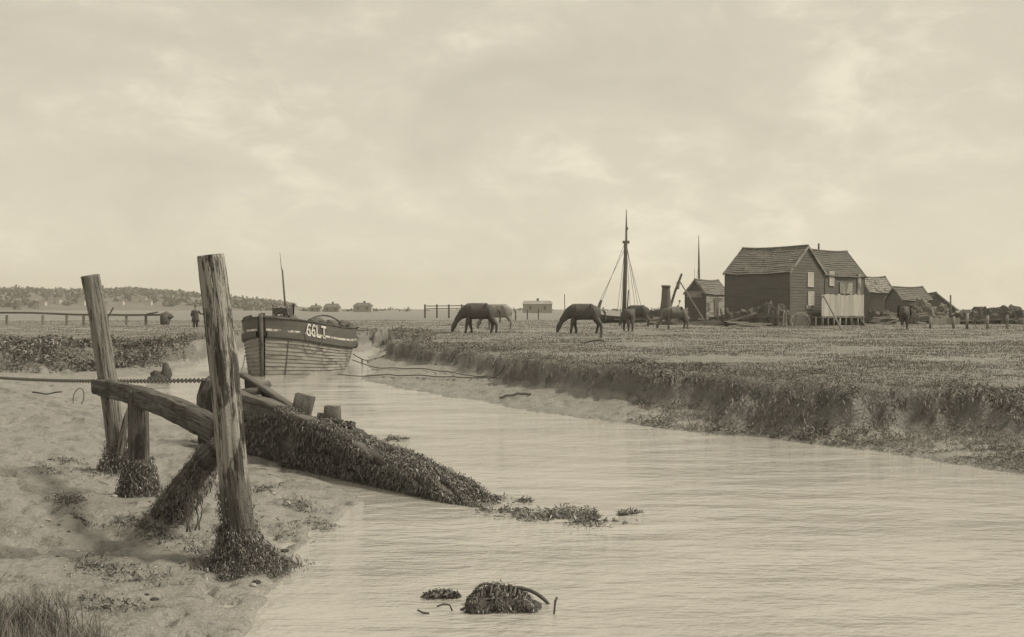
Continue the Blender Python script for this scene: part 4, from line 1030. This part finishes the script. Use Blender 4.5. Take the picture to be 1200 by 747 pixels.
# ------------------------------------------------------------------ left fence, far fence, far buildings
lf = thing('rail_fence', 'long low rail fence on white posts across the left meadow', 'fence', gnd(120, 380, ZM))
d_ = 90
m = MB(); pr = [at(-40, 366.5, d_), at(36, 366.8, d_), at(90, 369, d_), at(150, 369.5, d_), at(192, 369.2, d_)]
for p0, p1 in zip(pr[:-1], pr[1:]): m.bar(p0, p1, .14, .16)
m.bar(at(172, 368.5, d_-.2), at(185, 366, d_-.2), .1, .12); m.build('rail', DLOG, lf)
for px in (-30, 8, 50, 78, 98, 126, 148, 171):
    m = MB(); m.bar(at(px, 381, d_), at(px, 369.6, d_), .17, .15, (0, 1, 0)); m.build('post', LOGS if px in (50, 78, -30) else GREYB, lf)
m = MB(); m.bar(at(127, 371, d_-.4), at(133, 360.5, d_-.4), .08, .1); m.build('slanting_stick', DLOG, lf)
m = MB(); m.blob(at(194, 375, d_), (.5, .4, .65), 5, 12, 8, .6); m.blob(at(198, 371, d_), (.35, .3, .25), 6, 12, 8, .6)
one('bush', m, SCRAP, 'small dark bush at the right end of the left rail fence', 'bush', at(194, 381, d_), smooth=True)
ff = thing('field_fence', 'pale two-rail fence on the horizon left of the dark grazing horse', 'fence', np.array(((530-CX)/F*110, 110, ZM)))
d_ = 110; m = MB()
for y0 in (358.2, 361.2): m.bar(at(497, y0+.8, d_), at(562, y0, d_), .08, .1)
m.build('rail', LOGS, ff)
for px in (498, 512, 526, 541, 556):
    m = MB(); m.bar(at(px, 373, d_), at(px, 357, d_), .16, .14, (0, 1, 0)); m.build('post', DLOG, ff)
for px, y0 in ((618, 360), (631, 359)):
    m = MB(); m.bar(at(px, 375, 90), at(px, y0+3, 90), .09, .09, (0, 1, 0)); one('field_post', m, DLOG, 'thin post in the meadow below the distant stone barn', 'post', at(px, 375, 90), 'posts below the distant barn')
m = MB(); m.loft([at(662, 366, 140), at(661.5, 345, 140)], .05, 6); one('pole', m, GREYB, 'faint thin pole on the horizon above the second dark horse', 'pole', at(662, 370, 140))
def farhouse(px0, px1, ytop, yeave, d, label, name='distant_house', wm_=None, rm_=None, hip=0.15, dep=5):
    X0, X1 = (px0-CX)/F*d, (px1-CX)/F*d; ze, zt2 = zpx(yeave, d), zpx(ytop, d)
    t = thing(name, label, 'house', ((X0+X1)/2, d, ZM)); m = MB()
    m.box(((X0+X1)/2, d+dep/2, (ze+ZM-2)/2), ((1, 0, 0), (0, 1, 0), (0, 0, 1)), ((X1-X0)/2, dep/2, (ze-ZM+2)/2)); m.build('wall', wm_ or FARW, t)
    m = MB(); o = .25; hx = (X1-X0)*hip
    vs = [(X0-o, d-o, ze), (X1+o, d-o, ze), (X1+o, d+dep+o, ze), (X0-o, d+dep+o, ze), (X0+hx, d+dep/2, zt2), (X1-hx, d+dep/2, zt2)]
    m.add(vs, [(0, 1, 5, 4), (2, 3, 4, 5), (1, 2, 5), (3, 0, 4), (3, 2, 1, 0)]); m.build('roof', rm_ or FARR, t)
    m = MB(); n_ = max(2, int((X1-X0)/3))
    for i in range(n_): m.box((X0+(i+.5)*(X1-X0)/n_, d-.02, ze-(ze-ZM)*.45), ((1, 0, 0), (0, 1, 0), (0, 0, 1)), (.35, .04, .5))
    m.build('window', TAR, t)
    m = MB(); m.box(((X0+X1)/2+hx*.5, d+dep/2, zt2+.1), ((1, 0, 0), (0, 1, 0), (0, 0, 1)), (.35, .35, .6)); m.build('chimney', FARR, t)
    return t
farhouse(613, 647, 352.5, 356.5, 330, 'distant long stone barn on the horizon between the two dark horses', 'distant_barn', STONE, FARW, .03, 8)
farhouse(414, 435, 355, 358.5, 420, 'distant hipped house on the horizon right above the barge', wm_=STONE)
farhouse(379, 397, 356, 360.5, 430, 'distant low house with long roof left of the hipped house', hip=.1)
farhouse(363, 375, 358, 361, 460, 'tiny distant shed beside the raked mast', hip=.05)

# hills and woods
rsx = np.linspace(-760, 40, 260); rsy = np.linspace(640, 1300, 60)
X2, Y2 = np.meshgrid(rsx, rsy)
prof = np.interp(CX+X2/Y2*F, [-200, 36, 90, 150, 200, 260, 300, 340, 380, 500], [16, 16, 14.5, 16, 13.5, 9.5, 6, 3, .5, 0])
Z2 = ZM-1.5+(prof*(Y2/1000)+1.5)*sstep(640, 980, Y2)*1.0+1.2*fbm(X2*.02, Y2*.02, 5, 3)*sstep(640, 900, Y2)
nr2, nc2 = X2.shape; i2 = (np.arange(nr2-1)[:, None]*nc2+np.arange(nc2-1)[None, :]).ravel()
np_mesh('hills', np.stack([X2, Y2, Z2], -1).reshape(-1, 3), np.stack([i2, i2+1, i2+1+nc2, i2+nc2], 1), HILL, kind='structure', smooth=True)
cot = []
for px, py, w_ in [(57, 354, 7), (66, 354.5, 5), (94, 356, 6), (155, 352.5, 9), (166, 352.5, 6), (172, 357, 6), (46, 357, 8), (140, 356, 5)]:
    best = None
    for d in np.arange(700, 1150, 10):
        X_ = (px+w_/2-CX)/F*d; j = int(np.clip(np.searchsorted(rsx, X_), 0, 259)); i = int(np.clip(np.searchsorted(rsy, d), 0, 59))
        e = abs(zpx(py+1, d)-Z2[i, j])
        if best is None or e < best[0]: best = (e, d, Z2[i, j])
    _, d, zb = best; cot.append((px+w_/2, d))
    cx_ = (px+w_/2-CX)/F*d; hw_ = w_/2/F*d
    t = thing('distant_cottage', 'pale cottage among the trees of the far left hill', 'cottage', (cx_, d, zb-.5), 'cottages on the far hill')
    m = MB(); m.box((cx_, d, zb+.9), ((1, 0, 0), (0, 1, 0), (0, 0, 1)), (hw_, 2, 1.5)); m.build('wall', SHUT, t)
    m = MB(); m.add([(cx_-hw_-.2, d-2.3, zb+2.4), (cx_+hw_+.2, d-2.3, zb+2.4), (cx_+hw_+.2, d+2.3, zb+2.4), (cx_-hw_-.2, d+2.3, zb+2.4), (cx_-hw_, d, zb+4), (cx_+hw_, d, zb+4)], [(0, 1, 5, 4), (2, 3, 4, 5), (1, 2, 5), (3, 0, 4)]); m.build('roof', FARR, t)
P = []
for _ in range(3800):
    i = R.randint(60); j = R.randint(260); px = CX+X2[i, j]/Y2[i, j]*F
    if Y2[i, j] < 720 or px > 345: continue
    if any(abs(px-c_[0]) < 7 and Y2[i, j] < c_[1]+4 for c_ in cot): continue
    if fbm(X2[i, j]*.012, Y2[i, j]*.012, 9, 3) < -.05 and Y2[i, j] < 950: continue
    r_ = 1.2+2.4*R.rand()**2*(1 if px < 330 else .5)
    k = 18; q = R.normal(size=(k, 3)); q /= np.linalg.norm(q, axis=1)[:, None]; q *= r_*R.rand(k, 1)**.33
    q[:, 2] = q[:, 2]*.8+r_*.6; P.append(q+np.array((X2[i, j], Y2[i, j], Z2[i, j])))
P = np.concatenate(P); np_mesh('woodland', *leaves(P, 2.4, None, 81, .2, .8), WOODS, kind='stuff')
P = []
for _ in range(420):
    d = 480+400*R.rand(); px = 330+860*R.rand(); r_ = .5+1.1*R.rand()**2
    if vnoise(px*.03, d*.01, 6) < -.05: continue
    k = 14; q = R.normal(size=(k, 3)); q /= np.linalg.norm(q, axis=1)[:, None]; q *= r_*R.rand(k, 1)**.33; q[:, 0] *= 2.2; q[:, 2] = q[:, 2]*.7+r_*.4
    P.append(q+np.array(((px-CX)/F*d, d, ZM)))
np_mesh('hedgerow', *leaves(np.concatenate(P), 1.0, None, 82, .2, .8), WOODS, kind='stuff')

# ------------------------------------------------------------------ animals and people
def skin(name, nodes, edges, m_, parent, sub=2, root=0, fat=1.0):
    me = bpy.data.meshes.new(name); keys = list(nodes); idx = {k: i for i, k in enumerate(keys)}
    me.from_pydata([nodes[k][0] for k in keys], [(idx[a], idx[b]) for a, b in edges], [])
    o = bpy.data.objects.new(name, me); COL.objects.link(o)
    o.modifiers.new('skin', 'SKIN'); me.skin_vertices  # layer is created with the modifier below
    if not me.skin_vertices: me.attributes.new('skin', 'FLOAT', 'POINT')
    for i, k in enumerate(keys):
        r_ = nodes[k][1]; r_ = r_ if isinstance(r_, tuple) else (r_, r_); r_ = (r_[0]*fat, r_[1]*fat); me.skin_vertices[0].data[i].radius = r_ if isinstance(r_, tuple) else (r_, r_)
        me.skin_vertices[0].data[i].use_root = (i == root)
    s_ = o.modifiers.new('sub', 'SUBSURF'); s_.levels = sub; s_.render_levels = sub
    bpy.context.view_layer.update()
    dg_ = bpy.context.evaluated_depsgraph_get(); ev = o.evaluated_get(dg_)
    nm = bpy.data.meshes.new_from_object(ev); bpy.data.objects.remove(o); nm.name = name
    nm.materials.clear(); nm.materials.append(m_); nm.polygons.foreach_set('use_smooth', [True]*len(nm.polygons))
    ob = bpy.data.objects.new(name, nm); COL.objects.link(ob); ob.parent = parent
    return ob
def horse(label, px, py, hpx, heading, coat, head='graze', cat='horse', cow=False, step=0.12, turn=0.0):
    loc = gnd(px, py, ZM); loc[2] = hgt(loc[0], loc[1]); sc = hpx/F*loc[1]/1.52
    t = thing(cat, label, cat, loc, rz=heading); t.scale = (sc, sc, sc)
    b = .03 if cow else 0
    nd = {'belly': ((0, 0, 1.12-b), (.33, .30)), 'loin': ((-.38, 0, 1.16), (.30, .30)), 'rump': ((-.68, 0, 1.19), (.27, .29)), 'tailhead': ((-.90, 0, 1.16), (.13, .16)),
          'chest': ((.38, 0, 1.14), (.29, .32)), 'withers': ((.58, 0, 1.20), (.22, .28)), 'brisket': ((.78, 0, 1.10), (.16, .24))}
    ed = [('belly', 'loin'), ('loin', 'rump'), ('rump', 'tailhead'), ('belly', 'chest'), ('chest', 'withers'), ('withers', 'brisket')]
    s_, c_ = math.sin(turn), math.cos(turn)
    if head == 'graze':
        hd = [('neck1', (.98, 0, .96), (.09, .16)), ('neck2', (1.12, .02+s_*.1, .76), (.07, .105)), ('poll', (1.24, s_*.2, .60), (.06, .075)), ('cheek', (1.33, s_*.25, .44), (.065, .11)), ('nose', (1.42, s_*.3, .18), (.045, .06)), ('muzzle', (1.445, s_*.3, .07), (.045, .055))]
    else:
        hd = [('neck1', (1.02, 0, 1.22), (.11, .17)), ('neck2', (1.22, s_*.1, 1.38), (.09, .14)), ('poll', (1.38, s_*.2, 1.46), (.09, .11)), ('cheek', (1.5, s_*.3, 1.36), (.09, .11)), ('nose', (1.66, s_*.4, 1.14), (.06, .075)), ('muzzle', (1.71, s_*.42, 1.07), (.055, .06))]
    pv = 'brisket'
    for k, p_, r_ in hd: nd[k] = (p_, r_); ed.append((pv, k)); pv = k
    for sd, nm_ in ((1, 'l'), (-1, 'r')):
        y_ = .15*sd; f = step*sd; q = -step*sd*.8
        for k, p_, r_ in (('elbow', (.56, y_*1.05, .84), (.10, .13)), ('knee', (.58+f*.6, y_, .47), (.055, .06)), ('fet', (.56+f, y_, .15), (.038, .042)), ('toe', (.60+f, y_, .02), (.055, .06))):
            nd['f'+k+nm_] = (p_, r_)
        ed += [('withers' if False else 'chest', 'felbow'+nm_), ('felbow'+nm_, 'fknee'+nm_), ('fknee'+nm_, 'ffet'+nm_), ('ffet'+nm_, 'ftoe'+nm_)]
        for k, p_, r_ in (('stifle', (-.58, y_*1.1, .84), (.13, .18)), ('hock', (-.80+q*.6, y_, .50), (.055, .07)), ('fet', (-.76+q, y_, .15), (.042, .045)), ('toe', (-.71+q, y_, .02), (.055, .062))):
            nd['h'+k+nm_] = (p_, r_)
        ed += [('rump', 'hstifle'+nm_), ('hstifle'+nm_, 'hhock'+nm_), ('hhock'+nm_, 'hfet'+nm_), ('hfet'+nm_, 'htoe'+nm_)]
    skin('body', nd, ed, coat, t, fat=1.5)
    def local(mb, name, m2):
        me = MB(); me.v, me.g, me.f = mb.v, mb.g, mb.f
        o = me.build(name, m2, None, True); o.parent = t; return o
    m = MB(); r0 = .035 if cow else .06
    m.loft([(-.98, 0, 1.24), (-1.07, 0, 1.1), (-1.09, 0, .85), (-1.06, .02, .55)], [r0*.7, r0, r0*.9, r0*.5 if not cow else r0*1.3], 8); local(m, 'tail', HORSE if coat is not HORSE2 else COWM)
    pl = [nd[k][0] for k in ('neck1', 'neck2', 'poll')]
    if not cow:
        m = MB(); m.loft([np.array((.72, .03, 1.42))]+[np.array(p_)+np.array((.05 if head == 'graze' else -.1, .03, .11)) for p_ in pl], [.03, .05, .05, .03], 8, sec=(.7, 1.6, 1)); local(m, 'mane', HORSE if coat is not HORSE2 else COWM)
    po = np.array(nd['poll'][0])
    for sd in (-1, 1):
        m = MB()
        if cow:
            m.loft([po+np.array((0, .08*sd, .1)), po+np.array((.02, .2*sd, .16)), po+np.array((.05, .22*sd, .28))], [.03, .022, .006], 7); local(m, 'horn', GREYB)
        else:
            m.loft([po+np.array((-.02, .06*sd, .08)), po+np.array((-.04, .08*sd, .17)), po+np.array((-.03, .08*sd, .25))], [.035, .035, .006], 7); local(m, 'ear', coat)
    return t
FL = math.pi
horse('large dark horse grazing with head down left of a pale horse', 562, 391, 34, FL+.05, HORSE, step=.16)
horse('pale grey horse partly hidden behind the dark grazing horse', 585, 386.5, 28, FL-.25, HORSE2, step=.05)
horse('black horse with pale belly marks grazing in the middle of the meadow', 685, 392, 34, FL-.04, HORSE3, step=.14)
horse('small dark pony seen from behind beside the rigged mast', 736, 388.5, 25, math.pi/2+.12, HORSE, step=.04)
horse('dark pony standing behind the pony seen from behind', 748, 383.5, 24, FL-.35, HORSE, step=.08)
horse('brindled cow with lowered head in front of the iron boiler', 792, 387, 25, FL+.25, COWM, cat='cow', cow=True, step=.08)
t = horse('dark horse with white stockings standing in front of the right-hand sheds', 1060, 387.5, 27, -math.pi/2-.35, HORSE, head='up', step=.03)
for sd in (-1, 1):
    m = MB(); m.loft([(.60+.03*sd, .15*sd, .03), (.57+.02*sd, .15*sd, .16), (.57, .15*sd, .36)], [.066, .052, .058], 9); o = m.build('stocking', SOCK, None, True); o.parent = t

# walker in a dark coat on the left meadow
pl_ = gnd(229, 384.5, ZM); pl_[2] = hgt(pl_[0], pl_[1]); sc = 25.5/F*pl_[1]/1.72
pe = thing('person', 'walker in a long dark coat and hat seen from behind on the left meadow', 'person', pl_, rz=.2); pe.scale = (sc,)*3
nd = {'pelvis': ((0, 0, .92), (.16, .12)), 'waist': ((0, 0, 1.10), (.15, .11)), 'chest': ((0, .01, 1.30), (.18, .13)), 'neck': ((0, .02, 1.48), (.065, .065)), 'jaw': ((0, .04, 1.56), (.075, .085)), 'head': ((0, .03, 1.65), (.085, .1))}
ed = [('pelvis', 'waist'), ('waist', 'chest'), ('chest', 'neck'), ('neck', 'jaw'), ('jaw', 'head')]
for sd, n_ in ((-1, 'l'), (1, 'r')):
    out = .30 if sd > 0 else .06
    for k, p_, r_ in (('sh', (.19*sd, .01, 1.40), .075), ('el', ((.24+out*.6)*sd, .0, 1.15), .055), ('wr', ((.26+out*1.1)*sd, .1, .98+.15*(sd > 0)), .035), ('ha', ((.27+out*1.3)*sd, .13, .92+.18*(sd > 0)), .04)): nd[k+n_] = (p_, r_)
    ed += [('chest', 'sh'+n_), ('sh'+n_, 'el'+n_), ('el'+n_, 'wr'+n_), ('wr'+n_, 'ha'+n_)]
    for k, p_, r_ in (('hip', (.1*sd, 0, .84), .1), ('kn', (.11*sd, .03*sd, .48), .065), ('an', (.11*sd, .06*sd, .1), .045), ('to', (.12*sd, .06*sd+.13, .035), .045)): nd[k+n_] = (p_, r_)
    ed += [('pelvis', 'hip'+n_), ('hip'+n_, 'kn'+n_), ('kn'+n_, 'an'+n_), ('an'+n_, 'to'+n_)]
skin('body', nd, ed, SKIN, pe)
m = MB(); m.loft([(0, .0, z) for z in (.52, .8, 1.08, 1.25, 1.38, 1.47)], [.30, .26, .215, .225, .235, .09], 18, sec=(1.05, .75, 1), rough=.1)
for sd, n_ in ((-1, 'l'), (1, 'r')): m.loft([nd[k+n_][0] for k in ('sh', 'el', 'wr')], [.105, .085, .06], 10)
o = m.build('coat', COAT, None, True); o.parent = pe
m = MB()
for sd, n_ in ((-1, 'l'), (1, 'r')): m.loft([np.array(nd[k+n_][0]) for k in ('an', 'kn', 'hip')], [.075, .1, .14], 10)
o = m.build('trousers', COAT, None, True); o.parent = pe
m = MB(); m.loft([(0, .03, 1.68), (0, .03, 1.70), (0, .03, 1.71), (0, .03, 1.80), (0, .03, 1.82)], [.17, .17, .115, .105, .06], 14); o = m.build('hat', COAT, None, True); o.parent = pe

# stump and log in the meadow
m = MB(); q = gnd(704, 400, ZM); m.loft([q+np.array((0, 0, -.1)), q+np.array((.0, 0, .15)), q+np.array((.05, 0, .40))], [.08, .06, .045], 9, rough=.3); one('post_stump', m, DLOG, 'short dark stump standing in the grass below the black horse', 'stump', q)
m = MB(); q = gnd(692, 402.5, ZM); m.loft([q+np.array((-.35, -.25, .03)), q+np.array((0, 0, .10)), q+np.array((.35, .12, .14)), q+np.array((.52, .18, .08))], [.03, .055, .06, .04], 9, rough=.4); one('fallen_branch', m, DLOG, 'dark fallen branch in the grass next to the short stump', 'branch', q)

hz = bpy.data.materials.new('thin sea haze'); hz.use_nodes = True; nt = hz.node_tree
nt.nodes.remove(nt.nodes['Principled BSDF']); pv_ = nt.nodes.new('ShaderNodeVolumePrincipled')
pv_.inputs['Color'].default_value = (.95, .9, .8, 1); pv_.inputs['Density'].default_value = .00042; pv_.inputs['Anisotropy'].default_value = .2
nt.links.new(pv_.outputs[0], nt.nodes['Material Output'].inputs['Volume'])
m = MB(); m.box((0, 930, 24), ((1, 0, 0), (0, 1, 0), (0, 0, 1)), (1620, 950, 27)); m.build('haze', hz, None, False, 'stuff')
# ------------------------------------------------------------------ camera, light, sky
cam = bpy.data.objects.new('camera', bpy.data.cameras.new('camera')); COL.objects.link(cam)
cam.location = (0, 0, H); cam.rotation_euler = (math.radians(90), 0, 0)
cam.data.sensor_width = 36; cam.data.lens = 36*F/1200; cam.data.shift_y = (HY-373.5)/1200
cam.data.clip_start = .1; cam.data.clip_end = 9000
SC.camera = cam
EL = math.radians(49); AZ = math.radians(88)      # azimuth clockwise from +Y
sd_ = Vector((math.sin(AZ)*math.cos(EL), math.cos(AZ)*math.cos(EL), math.sin(EL)))
sun = bpy.data.objects.new('sun', bpy.data.lights.new('sun', 'SUN')); COL.objects.link(sun)
sun.data.energy = 3.7; sun.data.angle = math.radians(11); sun.data.color = (1, .93, .76)
sun.rotation_euler = (-sd_).to_track_quat('-Z', 'Y').to_euler()
w = bpy.data.worlds.new('World'); SC.world = w; w.use_nodes = True
nt = w.node_tree; N = nt.nodes; L = nt.links; bg_ = N['Background']
sky = N.new('ShaderNodeTexSky'); sky.sky_type = 'NISHITA'; sky.sun_disc = False; sky.sun_elevation = EL; sky.sun_rotation = AZ
bw = N.new('ShaderNodeRGBToBW'); L.new(sky.outputs[0], bw.inputs[0])
tc = N.new('ShaderNodeTexCoord')
mp = N.new('ShaderNodeMapping'); mp.inputs['Scale'].default_value = (1, 1, 2.0); mp.inputs['Location'].default_value = (.35, .2, .1); L.new(tc.outputs['Generated'], mp.inputs[0])
nz = N.new('ShaderNodeTexNoise'); nz.inputs['Scale'].default_value = 5.2; nz.inputs['Detail'].default_value = 8; nz.inputs['Roughness'].default_value = .56; nz.inputs['Distortion'].default_value = .35; L.new(mp.outputs[0], nz.inputs['Vector'])
mr = N.new('ShaderNodeMapRange'); L.new(nz.outputs['Fac'], mr.inputs[0]); mr.inputs[1].default_value = .36; mr.inputs[2].default_value = .70; mr.inputs[3].default_value = 6.35; mr.inputs[4].default_value = 8.0
n2 = N.new('ShaderNodeTexNoise'); n2.inputs['Scale'].default_value = 17; n2.inputs['Detail'].default_value = 9; n2.inputs['Roughness'].default_value = .6; n2.inputs['Distortion'].default_value = .5; L.new(mp.outputs[0], n2.inputs['Vector'])
mk = N.new('ShaderNodeMapRange'); L.new(nz.outputs['Fac'], mk.inputs[0]); mk.inputs[1].default_value = .46; mk.inputs[2].default_value = .6
cb_ = N.new('ShaderNodeMapRange'); L.new(n2.outputs['Fac'], cb_.inputs[0]); cb_.inputs[1].default_value = .42; cb_.inputs[2].default_value = .66; cb_.inputs[3].default_value = -.35; cb_.inputs[4].default_value = 1.1
ml = N.new('ShaderNodeMath'); ml.operation = 'MULTIPLY'; L.new(mk.outputs[0], ml.inputs[0]); L.new(cb_.outputs[0], ml.inputs[1])
mx = N.new('ShaderNodeMix'); mx.data_type = 'FLOAT'; mx.inputs[0].default_value = .88; L.new(bw.outputs[0], mx.inputs[2]); L.new(mr.outputs[0], mx.inputs[3])
tn = N.new('ShaderNodeMix'); tn.data_type = 'RGBA'; tn.blend_type = 'MULTIPLY'; tn.inputs[0].default_value = 1
L.new(mx.outputs[0], tn.inputs[6]); tn.inputs[7].default_value = (1, .92, .735, 1)
sp = N.new('ShaderNodeSeparateXYZ'); L.new(tc.outputs['Generated'], sp.inputs[0])
def wm_(op, a, b):
    q = N.new('ShaderNodeMath'); q.operation = op
    for i, v in enumerate((a, b)):
        if hasattr(v, 'is_linked'): L.new(v, q.inputs[i])
        else: q.inputs[i].default_value = v
    return q.outputs[0]
hb = wm_('MULTIPLY', wm_('POWER', wm_('SUBTRACT', 1.0, wm_('ABSOLUTE', sp.outputs['Z'], 0)), 12.0), 2.4)
L.new(wm_('ADD', wm_('ADD', mx.outputs[0], hb), ml.outputs[0]), tn.inputs[6])
L.new(tn.outputs[2], bg_.inputs['Color']); bg_.inputs['Strength'].default_value = .1
SC.view_settings.view_transform = 'Standard'; SC.view_settings.look = 'None'; SC.view_settings.exposure = 0; SC.view_settings.gamma = 1
SC.cycles.use_denoising = True; SC.cycles.max_bounces = 6
